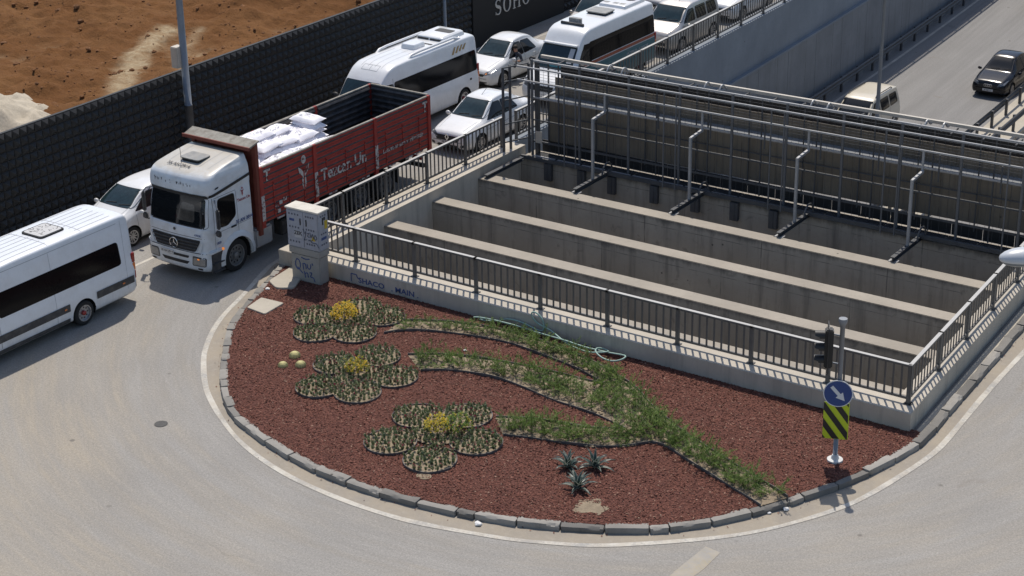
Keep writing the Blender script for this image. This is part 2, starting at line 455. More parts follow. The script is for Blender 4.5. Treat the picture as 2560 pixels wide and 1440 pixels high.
mat('tail_red', (.3, .015, .012), .25, 0, .2, 9, coat=.6)
mat('amber', (.75, .2, .03), .3, 0, .1, 9, coat=.5)
mat('amber_lit', (.9, .3, .05), .3, 0, .1, 9, emit=((1, .3, .06), .5))
mat('plate_white', (.6, .6, .6), .5, 0, .1, 9)
mat('ink_black', (.02, .02, .025), .6, 0, .1, 9)
mat('ink_blue', (.05, .085, .22), .7, 0, .3, 6)
mat('ink_red', (.3, .015, .03), .6, 0, .1, 9)
mat('vent_grey', (.11, .115, .14), .7, 0, .1, 9)
mat('seam', (.06, .06, .065), .7, 0, .1, 9)
mat('seam_soft', (.34, .36, .38), .6, 0, .1, 9)
mat('hatch_grey', (.25, .25, .24), .4, 0, .25, 7, dirt=((.4, .37, .32), .5, 5))
mat('gold', (.4, .27, .12), .5, .2, .1, 6)
mat('skin', (.42, .22, .14), .6, 0, .1, 9)
mat('shirt', (.05, .055, .07), .9, 0, .2, 9)
mat('hair', (.02, .014, .01), .7, 0, .2, 9)
def cab_white():
    m, nt, b = new_mat('cab_white')
    v = pos(nt, 'obj')
    up = N(nt, 'ShaderNodeSeparateXYZ', {0: N(nt, 'ShaderNodeNewGeometry').outputs['Normal']}).outputs[2]
    c = mixc(nt, ramp(nt, nz(nt, v, 3, 5, .65), .45, .75), (.66, .695, .73), (.55, .56, .56))
    d = mth(nt, 'MULTIPLY', ramp(nt, mth(nt, 'ADD', up, mth(nt, 'MULTIPLY', mth(nt, 'SUBTRACT', nz(nt, v, 3.5, 5, .7), .5), .5)), .75, .98), .85)
    c = mixc(nt, d, c, (.47, .43, .36))
    nt.links.new(c, b.inputs['Base Color']); b.inputs['Roughness'].default_value = .4; b.inputs['Coat Weight'].default_value = .25
cab_white()
def red_planks():
    m, nt, b = new_mat('red_board')
    v = pos(nt, 'obj')
    n1 = nz(nt, v, 2.2, 5, .6); n2 = nz(nt, scl(nt, v, (1, .35, 3)), 5, 5, .7)
    c = mixc(nt, ramp(nt, n1, .3, .7), (.25, .021, .017), (.35, .038, .028))
    c = mixc(nt, mth(nt, 'MULTIPLY', ramp(nt, n2, .62, .76), .55), c, (.06, .018, .014))
    c = mixc(nt, mth(nt, 'MULTIPLY', ramp(nt, nz(nt, v, 7, 5, .75), .7, .76), .3), c, (.26, .22, .2))
    nt.links.new(c, b.inputs['Base Color']); b.inputs['Roughness'].default_value = .55
    bumpn(nt, b, n2, .2, .01)
    m, nt, b = new_mat('worn_white')
    n = nz(nt, v2 := pos(nt, 'obj'), 5, 5, .75)
    c = mixc(nt, ramp(nt, n, .5, .56), (.48, .46, .44), (.13, .02, .018))
    nt.links.new(c, b.inputs['Base Color']); b.inputs['Roughness'].default_value = .7
red_planks()
mat('rust_red', (.16, .032, .02), .7, 0, .3, 5, dirt=((.12, .06, .035), .6, 5))
mat('bed_inner', (.042, .042, .046), .6, .2, .35, 4, dirt=((.2, .17, .15), .4, 4))
mat('dusty_cap', (.3, .285, .25), .9, 0, .3, 5, dirt=((.13, .09, .07), .6, 6))
mat('chassis', (.025, .024, .023), .8, 0, .3, 5, dirt=((.15, .12, .1), .4, 6))
mat('sack_white', (.86, .85, .9), .75, 0, .04, 4, bump=.35, bscale=9, rnd=.05)
mat('sack_print', (.16, .2, .38), .8, 0, .2, 9)
mat('sack_print_grey', (.3, .3, .34), .8, 0, .2, 9)
mat('cabinet_grey', (.38, .395, .44), .5, 0, .08, 3, dirt=((.26, .24, .21), .35, 4))
mat('cabinet_top', (.62, .59, .52), .7, 0, .08, 4, dirt=((.4, .36, .3), .4, 5))
mat('sticker_yellow', (.55, .4, .03), .6, 0, .1, 9)
mat('sticker_white', (.5, .5, .5), .6, 0, .1, 9)
mat('sign_blue', (.012, .05, .2), .4, 0, .06, 4)
mat('sign_white', (.62, .64, .66), .45, 0, .04, 4)
mat('sign_yellow', (.5, .6, .02), .45, 0, .06, 4)
mat('sign_black', (.012, .012, .012), .45, 0, .1, 4)
mat('signal_black', (.02, .02, .021), .5, 0, .2, 4)
mat('lens_red', (.12, .01, .008), .2, 0, .1, 9); mat('lens_amber', (.15, .07, .008), .2, 0, .1, 9); mat('lens_green', (.01, .08, .05), .2, 0, .1, 9)
mat('flange', (.6, .6, .58), .6, 0, .1, 5)
mat('lamp_white', (.5, .53, .57), .35, 0, .05, 3)
mat('lamp_glass', (.14, .16, .18), .2, .1, .1, 3)
mat('hose', (.3, .43, .38), .5, 0, .15, 5)
mat('paper', (.75, .74, .72), .9, 0, .05, 5)
mat('iron', (.09, .088, .085), .8, .2, .3, 12, bump=.5, bscale=60)
# plants
def leaf_mat(name, a, b_, rough=.6, tr=.25):
    m, nt, b = new_mat(name)
    oi = N(nt, 'ShaderNodeObjectInfo').outputs['Random']
    t = N(nt, 'ShaderNodeAttribute', attribute_name='tone').outputs['Fac']
    f = mth(nt, 'ADD', mth(nt, 'MULTIPLY', oi, .45), mth(nt, 'MULTIPLY', t, .55))
    c = mixc(nt, f, a, b_)
    nt.links.new(c, b.inputs['Base Color']); b.inputs['Roughness'].default_value = rough
    b.inputs['Subsurface Weight'].default_value = 0
    tl = N(nt, 'ShaderNodeBsdfTranslucent', {'Color': c})
    mx = N(nt, 'ShaderNodeMixShader', {0: tr, 1: b.outputs[0], 2: tl.outputs[0]})
    nt.links.new(mx.outputs[0], nt.nodes['Material Output'].inputs[0])
leaf_mat('leaf_feather', (.05, .105, .012), (.19, .28, .045))
leaf_mat('leaf_seedling', (.08, .115, .05), (.2, .235, .115))
leaf_mat('leaf_reddish', (.14, .09, .06), (.22, .15, .09))
leaf_mat('leaf_yellow', (.62, .38, .015), (.8, .57, .05))
leaf_mat('leaf_yellowgreen', (.16, .19, .02), (.55, .43, .03))
leaf_mat('leaf_agave', (.028, .055, .045), (.05, .08, .065), .45, .05)
leaf_mat('leaf_agave_edge', (.4, .42, .34), (.55, .55, .45), .5, .1)
leaf_mat('petal_red', (.2, .01, .03), (.32, .03, .06))
leaf_mat('stem_brown', (.06, .04, .02), (.09, .065, .035), .8, 0)
mat('cactus', (.58, .52, .24), .8, 0, .25, 8, bump=.6, bscale=30)
# ================================================================== setting
def wallx(y): return -8.05 - (0.0007 * (y - 10) ** 2 if y > 10 else 0.0)
def railx(y): return 11.62 - 0.052 * (y - 3.5)
FARY = 120.0
ys_w = [3.1] + list(np.arange(4, FARY + .1, 4.0))
# road: one sheet with the opening of the underpass left free
V = []; Fc = []
def quad(a, b, c, d):
    o = len(V); V.extend([a, b, c, d]); Fc.append((o, o + 1, o + 2, o + 3))
quad((-600, -600, 0), (600, -600, 0), (600, 3.1, 0), (-600, 3.1, 0))
for a, b in zip(ys_w[:-1], ys_w[1:]):
    quad((-600, a, 0), (wallx(a) - .1, a, 0), (wallx(b) - .1, b, 0), (-600, b, 0))
    quad((railx(a) + .2, a, 0), (600, a, 0), (600, b, 0), (railx(b) + .2, b, 0))
quad((-600, FARY, 0), (600, FARY, 0), (600, 900, 0), (-600, 900, 0))
me = bpy.data.meshes.new('road'); me.from_pydata(V, [], Fc); me.materials.append(MT('road'))
struct(link('road', me))
# underpass carriageway
mb = MB()
A = [(wallx(y) + .2, y, -5.0) for y in ys_w]; B = [(railx(y) - .2, y, -5.0) for y in ys_w]
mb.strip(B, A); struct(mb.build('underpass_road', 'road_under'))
mb = MB()
for off in (0.9,):
    P = [(wallx(y) + off, y) for y in np.arange(16, 110, 2.0)]
    mb.strip(z3(offset_path(P, -.07), -4.994), z3(offset_path(P, .07), -4.994))
struct(mb.build('underpass_edge_line', 'line_white'))

KERB = [(11.55, 22), (11.75, 17), (12.08, 10.51), (12.24, 7.12), (12.35, 4.05), (12.46, 3.16), (12.4, 2.51), (12.17, 1.43), (11.74, -0.14), (11.32, -0.96), (11.01, -1.71), (10.61, -2.4), (10.17, -3.12), (9.7, -3.74), (9.13, -4.35), (8.45, -4.81), (7.96, -5.06), (6.96, -5.54), (6.21, -5.84), (5.41, -6.07), (4.59, -6.24), (3.74, -6.37), (2.95, -6.48), (2.12, -6.47), (1.27, -6.45), (0.42, -6.34), (-0.37, -6.17), (-1.11, -5.98), (-1.84, -5.75), (-2.56, -5.47), (-3.2, -5.12), (-3.79, -4.66), (-4.67, -3.8), (-5.3, -3.07), (-5.9, -2.29), (-6.53, -1.48), (-6.87, -0.93), (-7.23, -0.14), (-7.58, 0.82), (-8.07, 2.03), (-8.4, 2.9), (-8.62, 3.6), (-8.7, 6), (-8.7, 10), (-8.72, 14), (-8.8, 20)]
LINE = [(12.4, 22), (12.5, 14), (12.55, 9.21), (12.6, 6.23), (12.76, 3.37), (12.75, 2.35), (12.45, 0.59), (12.14, -0.75), (11.67, -1.76), (11.0, -2.91), (10.23, -3.81), (9.09, -4.81), (8.13, -5.56), (7.33, -5.94), (6.55, -6.29), (5.7, -6.53), (4.79, -6.76), (3.89, -6.94), (2.86, -7.0), (1.83, -6.97), (0.83, -6.87), (0.14, -6.75), (-0.76, -6.52), (-1.85, -6.12), (-2.83, -5.59), (-3.84, -4.94), (-4.74, -4.27), (-5.91, -3.07), (-6.39, -2.46), (-7.04, -1.46), (-7.53, -0.43), (-7.81, 0.4), (-8.1, 1.2), (-8.5, 2.2), (-8.95, 3.4), (-9.0, 8), (-9.05, 20)]
KP = resample(smooth_path(KERB, 1), step=.1)
LP = resample(smooth_path(LINE, 2), n=len(KP))
# match the gutter's outer edge to the nearest line point
idx = [int(np.argmin(np.sum((LP - k) ** 2, 1))) for k in KP]
idx = list(np.maximum.accumulate(idx))
mb = MB(); mb.strip(z3(KP, .004), z3(LP[idx], .004))
struct(mb.build('gutter', 'gutter'))
mb = MB()
keep = resample(smooth_path(LINE, 2), step=.12)
wd = np.array([.075 + .02 * noise.noise(Vector((p[0] * .6, p[1] * .6, 0))) for p in keep])
T = np.gradient(keep, axis=0); T /= np.linalg.norm(T, axis=1)[:, None]; Nn = np.stack([-T[:, 1], T[:, 0]], 1)
mb.strip(z3(keep - Nn * wd[:, None], .009), z3(keep + Nn * wd[:, None], .009))
struct(mb.build('edge_line', 'line_white'))
mb = MB()
for y in np.arange(-14, 60, 4.5): mb.strip([(-12.36, y, .005), (-12.36, y + 2.2, .005)], [(-12.24, y, .005), (-12.24, y + 2.2, .005)])
struct(mb.build('lane_dashes', 'line_white'))
mb = MB(); mb.strip([(-16.02, -40, .005), (-16.02, 110, .005)], [(-15.9, -40, .005), (-15.9, 110, .005)])
struct(mb.build('lane_edge_line', 'line_white'))
mb = MB(); mb.strip([(10.12, -6.3, .006), (10.15, -5.2, .006), (10.2, -4.25, .006)], [(10.5, -6.3, .006), (10.62, -5.1, .006), (10.6, -4.3, .006)])
struct(mb.build('faded_arrow_marking', 'line_yellow'))

# ------------------------------------------------------------------ kerb of separate stones
kerb = thing('island_kerb', 'weathered grey stone kerb curving round the red planted island', 'kerb')
VAR = []
def stone_mesh(L, seed):
    nx, ny, nzv = max(6, int(L / .1)), 3, 3
    W, H = .24, .17
    mbs = MB(); ids = {}
    def vid(i, j, k):
        if (i, j, k) not in ids:
            x, y, z = (i / nx - .5) * (L - .008), (j / ny - .5) * W, k / nzv * H
            p = Vector((x, y, z)); q = Vector((x * 4 + seed * 13.7, y * 6, z * 6))
            edge = (i in (0, nx)) + (j in (0, ny)) + (k == nzv)
            d = noise.noise(q) * .014
            if edge >= 2: d -= .012 + max(0, noise.noise(q * .7 + Vector((5, 1, 2)))) * (.12 if seed % 3 == 0 else .05)
            n = Vector((0, (j / ny - .5) * 2, (k / nzv) * 1.2)); n.normalize() if n.length else None
            p += n * d
            if i in (0, nx) and edge >= 2: p.x -= math.copysign(abs(d) * .9, p.x)
            ids[(i, j, k)] = len(mbs.v); mbs.v.append(tuple(p))
        return ids[(i, j, k)]
    def fq(a, b, c, d): mbs.f.append((vid(*a), vid(*b), vid(*c), vid(*d))); mbs.m.append(0)
    for i in range(nx):
        for j in range(ny): fq((i, j, nzv), (i + 1, j, nzv), (i + 1, j + 1, nzv), (i, j + 1, nzv))
        for k in range(nzv):
            fq((i, 0, k), (i + 1, 0, k), (i + 1, 0, k + 1), (i, 0, k + 1)); fq((i + 1, ny, k), (i, ny, k), (i, ny, k + 1), (i + 1, ny, k + 1))
    for j in range(ny):
        for k in range(nzv):
            fq((0, j + 1, k), (0, j, k), (0, j, k + 1), (0, j + 1, k + 1)); fq((nx, j, k), (nx, j + 1, k), (nx, j + 1, k + 1), (nx, j, k + 1))
    return mbs.mesh('kerb_stone', 'kerb_stone', True, 22)
kin = offset_path(KP, -.135)
d = np.r_[0, np.cumsum(np.linalg.norm(np.diff(kin, axis=0), axis=1))]
t = 0; si = 0; rk = random.Random(3)
SM = {L: [stone_mesh(L, k) for k in range(6)] for L in (1.0, .6, .45)}
while t < d[-1] - .5:
    p = [np.interp(t, d, kin[:, 0]), np.interp(t, d, kin[:, 1])]
    left = p[0] < -1.3 and p[1] > -6.0
    L = (rk.choice((.6, .6, .45)) if left else (1.0 if rk.random() < .86 else .45))
    q = [np.interp(t + L, d, kin[:, 0]), np.interp(t + L, d, kin[:, 1])]
    o = link('kerb_stone', rk.choice(SM[L]), kerb, ((p[0] + q[0]) / 2, (p[1] + q[1]) / 2, rk.uniform(-.035, .0)), (rk.uniform(-.05, .05), rk.uniform(-.015, .015), atan2(q[1] - p[1], q[0] - p[0]) + rk.uniform(-.03, .03) + (pi if rk.random() < .5 else 0)))
    t += L
# ------------------------------------------------------------------ mulch island
IN = offset_path(KP, -.2)
sel = (IN[:, 1] < 3.2)
ISL = [tuple(p) for p in IN[sel]]
ISL = [(11.95, 3.15)] + ISL + [(-8.2, 3.15)]
cx = 3.0
bm = bmesh.new()
vs = [bm.verts.new((p[0], p[1], .14)) for p in ISL]
fc = bm.faces.new(vs)
if fc.normal.z < 0 or True: bmesh.ops.recalc_face_normals(bm, faces=[fc])
fc.normal_update()
if fc.normal.z < 0: fc.normal_flip()
bmesh.ops.triangulate(bm, faces=bm.faces[:])
me = bpy.data.meshes.new('mulch_ground'); bm.to_mesh(me); bm.free(); me.materials.append(MT('mulch'))
struct(link('mulch_ground', me))
# strip between right wall and kerb, and beside the left wall
mb = MB()
ya = list(np.arange(3.1, 22.1, 1.0))
mb.strip([(railx(y) + .36, y, .1) for y in ya], [(float(np.interp(y, [3, 4.05, 7.12, 10.5, 17, 22], [12.2, 12.1, 12.0, 11.83, 11.5, 11.3])), y, .1) for y in ya])
ya = list(np.arange(3.1, 20.1, 1.0))
mb.strip([(-8.62, y, .1) for y in ya], [(-8.3, y, .1) for y in ya])
struct(mb.build('kerb_strip', 'slab'))

FL = [dict(c=(-4.05, .78), p=[(-4.93, .51), (-4.21, -.35), (-3.26, .18), (-4.19, 1.64), (-3.27, 1.5)], r=.62),
      dict(c=(-1.53, -1.81), p=[(-2.43, -1.64), (-1.94, -2.94), (-.89, -2.65), (-.63, -1.41), (-1.78, -.66)], r=.62),
      dict(c=(2.2, -3.35), p=[(1.23, -2.87), (1.48, -4.34), (2.85, -4.56), (3.28, -3.24), (2.26, -2.22)], r=.66)]
S1lo = [(-2.6, .67), (-2.26, 1.13), (-1.35, 1.58), (-.2, 1.87), (.66, 2.01), (1.57, 1.85), (2.52, 1.74), (3.43, 1.51), (4.21, 1.21)]
S1up = [(-2.72, 1.6), (-1.81, 2.15), (-.77, 2.5), (.27, 2.62), (1.31, 2.58), (2.51, 2.4), (3.86, 2.0), (5.0, 1.5), (5.85, .8), (6.85, .19), (7.92, -.33), (8.83, -.74), (9.75, -1.08), (10.18, -1.27), (10.87, -1.58)]
TLO = [(10.52, -2.25), (9.68, -1.9), (8.92, -1.6), (8.13, -1.3), (7.47, -.98), (7.15, -.88), (6.85, -.92)]
S3lo = [(6.85, -.92), (6.44, -1.47), (5.79, -1.89), (5.01, -2.13), (4.32, -2.28), (3.6, -2.55)]
S3up = [(2.9, -1.85), (3.79, -1.4), (5.18, -1.12), (5.95, -.64)]
S2lo = [(-.3, -.72), (.29, -.25), (1.16, -.05), (2.14, .01), (3.32, -.26), (4.36, -.35), (5.1, -.41), (5.95, -.64)]
S2up = [(-1.2, -.1), (-.62, .33), (.09, .63), (1.48, 1.0), (2.96, 1.12), (3.7, 1.15), (4.21, 1.21)]
STEMS = [S1lo + [S1up[7]] + S1up[6::-1], S2lo + S1up[8:6:-1] + S2up[::-1], S3lo[::-1] + [(6.9, .1)] + S3up[::-1], TLO + [S3up[-1], (5.6, .95)] + S1up[8:]]
STEMN = ['upper', 'middle', 'lower', 'trunk']
# plants grow in pale soil
mb = MB()
for k, S in enumerate(STEMS):
    n = len(S); mb.add(z3(S, .152 + k * .003), [tuple(range(n))])
for fl in FL:
    for j, p in enumerate(fl['p']):
        mb.add([(p[0] + fl['r'] * cos(a), p[1] + fl['r'] * sin(a), .166 + j * .003) for a in np.linspace(0, 2 * pi, 25)[:-1]], [tuple(range(24))])
    mb.add([(fl['c'][0] + .62 * cos(a), fl['c'][1] + .62 * sin(a), .184) for a in np.linspace(0, 2 * pi, 25)[:-1]], [tuple(range(24))])
o = mb.build('bed_soil', 'bed_soil')
bm = bmesh.new(); bm.from_mesh(o.data)
for f in bm.faces:
    if f.normal.z < 0: f.normal_flip()
bmesh.ops.triangulate(bm, faces=bm.faces[:]); bm.to_mesh(o.data); bm.free(); struct(o)
mb = MB()
mb.add([(7.28 + (.4 + .3 * noise.noise(Vector((cos(a) * 1.5, sin(a) * 1.5, 3)))) * cos(a), -4.41 + (.38 + .3 * noise.noise(Vector((cos(a) * 1.5, sin(a) * 1.5, 9)))) * sin(a), .15) for a in np.linspace(0, 2 * pi, 29)[:-1]], [tuple(range(28))])
mb.add([(3.18 + .2 * cos(a), -5.25 + .16 * sin(a), .156) for a in np.linspace(0, 2 * pi, 13)[:-1]], [tuple(range(12))])
struct(mb.build('bare_patch', 'bed_soil'))
# mulch chips (nobody could count them)
def chips(n, poly, zf, holes, smin, smax):
    lo = np.min(poly, 0); hi = np.max(poly, 0)
    P = rng.uniform(lo, hi, (n, 2)); P = P[inside(P, poly)]
    for h in holes: P = P[~inside(P, h)]
    return P, rng.uniform(smin, smax, len(P))
holes = [np.array(S) for S in STEMS]
for fl in FL:
    for p in fl['p']: holes.append(np.array([(p[0] + fl['r'] * cos(a), p[1] + fl['r'] * sin(a)) for a in np.linspace(0, 2 * pi, 20)[:-1]]))
holes.append(np.array([(7.28 + (.3 + .08 * cos(3 * a)) * cos(a), -4.41 + (.27 + .07 * sin(2 * a)) * sin(a)) for a in np.linspace(0, 2 * pi, 20)[:-1]]))
P, S = chips(150000, np.array(ISL), .14, holes, .012, .034)
spill = [KP[i] + rng.normal(0, .1, 2) - np.array([0, .04]) for i in rng.integers(60, len(KP) - 60, 160)]
n0 = len(P)
P = np.vstack([P, np.array(spill)]); S = np.r_[S, rng.uniform(.015, .035, len(spill))]
Z = np.r_[np.full(n0, .145), np.full(len(spill), .012)]
n = len(P)
ang = rng.uniform(0, 2 * pi, n); tl = rng.normal(0, .35, (n, 2))
ca, sa = np.cos(ang), np.sin(ang)
ax = np.stack([ca, sa, tl[:, 0]], 1) * S[:, None]; ay = np.stack([-sa, ca, tl[:, 1]], 1) * (S * rng.uniform(.35, .7, n))[:, None]
C = np.stack([P[:, 0], P[:, 1], Z + S * .35], 1)
vv = np.empty((n, 4, 3)); vv[:, 0] = C - ax; vv[:, 1] = C - ay; vv[:, 2] = C + ax; vv[:, 3] = C + ay
vv[:, 1, 2] += S * .25
me = bpy.data.meshes.new('mulch_chips'); me.vertices.add(n * 4); me.vertices.foreach_set('co', vv.ravel())
me.loops.add(n * 4); me.loops.foreach_set('vertex_index', np.arange(n * 4, dtype=np.int32))
me.polygons.add(n); me.polygons.foreach_set('loop_start', np.arange(0, n * 4, 4, dtype=np.int32)); me.polygons.foreach_set('loop_total', np.full(n, 4, np.int32))
at = me.attributes.new('tone', 'FLOAT', 'POINT'); at.data.foreach_set('value', np.repeat(rng.uniform(0, 1, n), 4).astype(np.float32))
me.update(calc_edges=True); me.materials.append(MT('mulch_chip'))
tag(link('mulch_chips', me), 'dark red bark mulch covering the curved traffic island', 'mulch', kind='stuff')

# ------------------------------------------------------------------ soil field behind the fence
xs = np.r_[np.arange(-150, -50, 5.0), np.arange(-50, -17.75, .21)]; ysf = np.r_[np.arange(-60, -6, 4.0), np.arange(-6, 42, .21), np.arange(42.5, 120, 4.0)]
pal = np.zeros((len(xs), len(ysf)), np.float32); hh = np.zeros((len(xs), len(ysf)), np.float32)
TR = [np.array([(-20.5, 8.6), (-24.9, 12.8), (-27.8, 16.6), (-29.6, 20.2)]), np.array([(-21.5, 13.5), (-25.1, 16.2), (-27.4, 19.2), (-28.5, 21)])]
def segd(px, py, A):
    b = 1e9
    for (x0, y0), (x1, y1) in zip(A[:-1], A[1:]):
        dx, dy = x1 - x0, y1 - y0; t = max(0, min(1, ((px - x0) * dx + (py - y0) * dy) / (dx * dx + dy * dy)))
        b = min(b, hypot(px - x0 - t * dx, py - y0 - t * dy))
    return b
for i, x in enumerate(xs):
    for j, y in enumerate(ysf):
        if x > -51 and -7 < y < 44:
            q = Vector((x, y, 0))
            h = noise.fractal(q * .16, 1.0, 2.0, 3) * .5 + noise.fractal(q * .9 + Vector((9, 2, 0)), .75, 2.1, 5) * .26 + abs(noise.noise(q * 1.9)) * .16
            d1 = segd(x, y, TR[0]) if x < -19.5 and y < 24 else 9; d2 = segd(x, y, TR[1]) if x < -19.5 and y < 26 else 9
            wob = noise.noise(q * 1.3) * .5
            p = max(max(0, min(1, (.7 - d1 + wob * .6) / .4)), max(0, min(1, (.38 - d2 + wob * .5) / .4)) * .75)
            if h < -.22 and p < .3: p = max(p, min(.6, (-.22 - h) * 2.2))
            pal[i, j] = p; hh[i, j] = h * (1 - .5 * p)
        k = min(1, max(0, (-17.6 - x) / 1.2))
        hh[i, j] = .35 + k * (hh[i, j] + .1)
X, Y = np.meshgrid(xs, ysf, indexing='ij')
vv = np.stack([X, Y, hh], 2).reshape(-1, 3); nx, ny = len(xs), len(ysf)
I = np.arange(nx * ny).reshape(nx, ny)
fq = np.stack([I[:-1, :-1], I[1:, :-1], I[1:, 1:], I[:-1, 1:]], 2).reshape(-1, 4)
me = bpy.data.meshes.new('soil_field'); me.from_pydata(vv.tolist(), [], fq.tolist())
at = me.attributes.new('pale', 'FLOAT', 'POINT'); at.data.foreach_set('value', pal.ravel())
me.materials.append(MT('field_soil')); me.polygons.foreach_set('use_smooth', [True] * len(me.polygons))
struct(link('soil_field', me))
def hfield(x, y):
    i = min(nx - 1, max(0, int(np.searchsorted(xs, x)))); j = min(ny - 1, max(0, int(np.searchsorted(ysf, y))))
    return float(hh[i, j])
# clods
def rock(s, seed, sub=1):
    bm = bmesh.new(); bmesh.ops.create_icosphere(bm, subdivisions=sub, radius=1)
    V_ = [tuple(v.co * (s * (1 + .45 * noise.noise(v.co * 1.3 + Vector((seed * 3.1, seed, 0)))))) for v in bm.verts]
    F_ = [tuple(v.index for v in f.verts) for f in bm.faces]; bm.free(); return V_, F_
RK = [rock(1, k) for k in range(6)]
mb = MB(); rc = random.Random(5)
for k in range(3800):
    x, y = rc.uniform(-44, -18), rc.uniform(-3, 38)
    if noise.noise(Vector((x * .4, y * .4, 3))) < -.15 and rc.random() < .8: continue
    s = min(.16, .026 * math.exp(abs(rc.gauss(0, .7))))
    v_, f_ = RK[k % 6]; a = rc.uniform(0, 6.3); z = hfield(x, y)
    mb.add([(x + s * (p[0] * cos(a) - p[1] * sin(a)), y + s * (p[0] * sin(a) + p[1] * cos(a)), z + s * (p[2] * .7 + .1)) for p in v_], f_)
tag(mb.build('soil_clods', 'clod'), 'loose brown clods strewn over the dug soil field', 'soil clods', kind='stuff')
# gravel heap
mb = MB(); g = 36; vv = []
for i in range(g + 1):
    for j in range(g + 1):
        u, v = i / g * 2 - 1, j / g * 2 - 1; r = hypot(u, v)
        x, y = -27.2 + u * 4.2, 6.6 + v * 3.4
        h = max(-.3, 1.55 * (1 - r) + .35 * noise.fractal(Vector((x, y, 0)) * .9, 1, 2, 4) + .12 * noise.noise(Vector((x * 4, y * 4, 0))))
        vv.append((x, y, .35 + h))
mb.add(vv, [(i * (g + 1) + j, (i + 1) * (g + 1) + j, (i + 1) * (g + 1) + j + 1, i * (g + 1) + j + 1) for i in range(g) for j in range(g)])
tag(mb.build('gravel_heap', 'gravel', smooth=True), 'pale grey gravel heap at the left edge of the soil field', 'gravel heap', kind='stuff')

# ------------------------------------------------------------------ black studded hoarding
FX, FT, ST = -17.3, 3.42, .305
fence = thing('studded_fence', 'tall black hoarding of pyramid studs between traffic and soil field', 'fence', (FX, 0, 0))
PY0, PY1 = 25.6, 32.6
mb = MB()
mb.box((-.06, 50, FT / 2), (.1, 124, FT)); mb.box((-.06, 50, FT + .012), (.11, 124, .02))
mb.build('backing', 'fence_black', fence)
for y in np.arange(-12, 112, 3.0):
    MB().box((-.16, y, FT / 2 - .05), (.1, .1, FT - .1)).build('post', 'galv_dark', fence)
def stud_vf(y, z, s=ST, h=.13):
    a = s / 2 - .004
    return [(0, y - a, z - a), (0, y + a, z - a), (0, y + a, z + a), (0, y - a, z + a), (h, y, z)], [(0, 1, 4), (1, 2, 4), (2, 3, 4), (3, 0, 4)]
sm = MB().add(*stud_vf(0, 0)).mesh('stud', 'fence_black')
cells = []
for c in range(int(60 / ST)):
    y = -9 + c * ST
    if PY0 - .1 < y < PY1 + .1: continue
    for r in range(11): cells.append((y, FT - ST * (r + .5)))
cam_p = Vector((27, -36, 21.6))
def shown(y, z):
    # hidden by the parked vehicles or out of frame: leave to the joined part
    return y > -0.5 + (FT - z) * -.6
cells.sort(key=lambda c: (not shown(*c), (Vector((FX, c[0], c[1])) - cam_p).length))
for y, z in cells[:300]:
    link('stud', sm, fence, (0, y, z))
mb = MB()
for y, z in cells[300:]: mb.add(*stud_vf(y, z))
tag(mb.build('studs_beyond', 'fence_black', fence), kind='stuff')
panel = MB().box((.05, (PY0 + PY1) / 2, FT / 2), (.1, PY1 - PY0, FT - .02)).build('sign_panel', 'fence_panel', fence, bevel=.01)
# SOHO letters: serif shapes
def ring_letter(w, h, tx, ty, t=.03, n=28):
    m = MB(); o = [(w / 2 * cos(a), h / 2 * sin(a)) for a in np.linspace(0, 2 * pi, n + 1)[:-1]]; i = [((w / 2 - tx) * cos(a), (h / 2 - ty) * sin(a)) for a in np.linspace(0, 2 * pi, n + 1)[:-1]]
    vs = [(0, p[0], p[1]) for p in o] + [(0, p[0], p[1]) for p in i] + [(t, p[0], p[1]) for p in o] + [(t, p[0], p[1]) for p in i]
    fs = []
    for k in range(n):
        l = (k + 1) % n
        fs += [(2 * n + k, 2 * n + l, 3 * n + l, 3 * n + k), (k, l, 2 * n + l, 2 * n + k), (n + l, n + k, 3 * n + k, 3 * n + l)]
    return m.add(vs, fs)
LH, LW = .66, .5
def letter_S():
    m = MB(); pts = []
    for a in np.linspace(.35, pi * 1.5, 12): pts.append((.165 * cos(a), .165 + .145 * sin(a)))
    for a in np.linspace(pi * .5, -pi * .85, 12): pts.append((.18 * cos(a), -.155 + .16 * sin(a)))
    pp = np.array(pts); wdt = .022 + .045 * np.exp(-((np.arange(len(pp)) - len(pp) / 2) / 5.0) ** 2)
    T_ = np.gradient(pp, axis=0); T_ /= np.linalg.norm(T_, axis=1)[:, None]; Q = np.stack([-T_[:, 1], T_[:, 0]], 1)
    a, b = pp + Q * wdt[:, None], pp - Q * wdt[:, None]
    m.strip([(.03, p[0], p[1]) for p in b], [(.03, p[0], p[1]) for p in a]); m.strip([(.03, p[0], p[1]) for p in a], [(0, p[0], p[1]) for p in a]); m.strip([(0, p[0], p[1]) for p in b], [(.03, p[0], p[1]) for p in b])
    m.box((.015, .15, .25), (.03, .03, .12)); m.box((.015, -.165, -.25), (.03, .03, .12)); return m
def letter_H():
    m = MB()
    for sx, w in ((-1, .085), (1, .085)):
        m.box((.015, sx * .19, 0), (.03, w, LH)); m.box((.016, sx * .19, LH / 2 - .02), (.032, .2, .035)); m.box((.016, sx * .19, -LH / 2 + .02), (.032, .2, .035))
    return m.box((.014, 0, .01), (.028, .36, .04))
ly = 27.1; lz = 1.42
for m_, w in ((letter_S(), .62), (ring_letter(.58, LH + .02, .1, .035), .72), (letter_H(), .74), (ring_letter(.58, LH + .02, .1, .035), .7)):
    m_.build('letter', 'letter_silver', panel, loc=(.103, ly + w / 2, lz), fix=True); ly += w
# timber rail lying behind the top of the hoarding
o = MB().bar((-18.4, 19.5, .78), (-18.9, 24.5, .8), .12, .1).build('timber_plank', 'line_yellow')
tag(o, 'long pale timber plank lying on the soil behind the black hoarding', 'plank')
# ================================================================== underpass opening
WT = .62
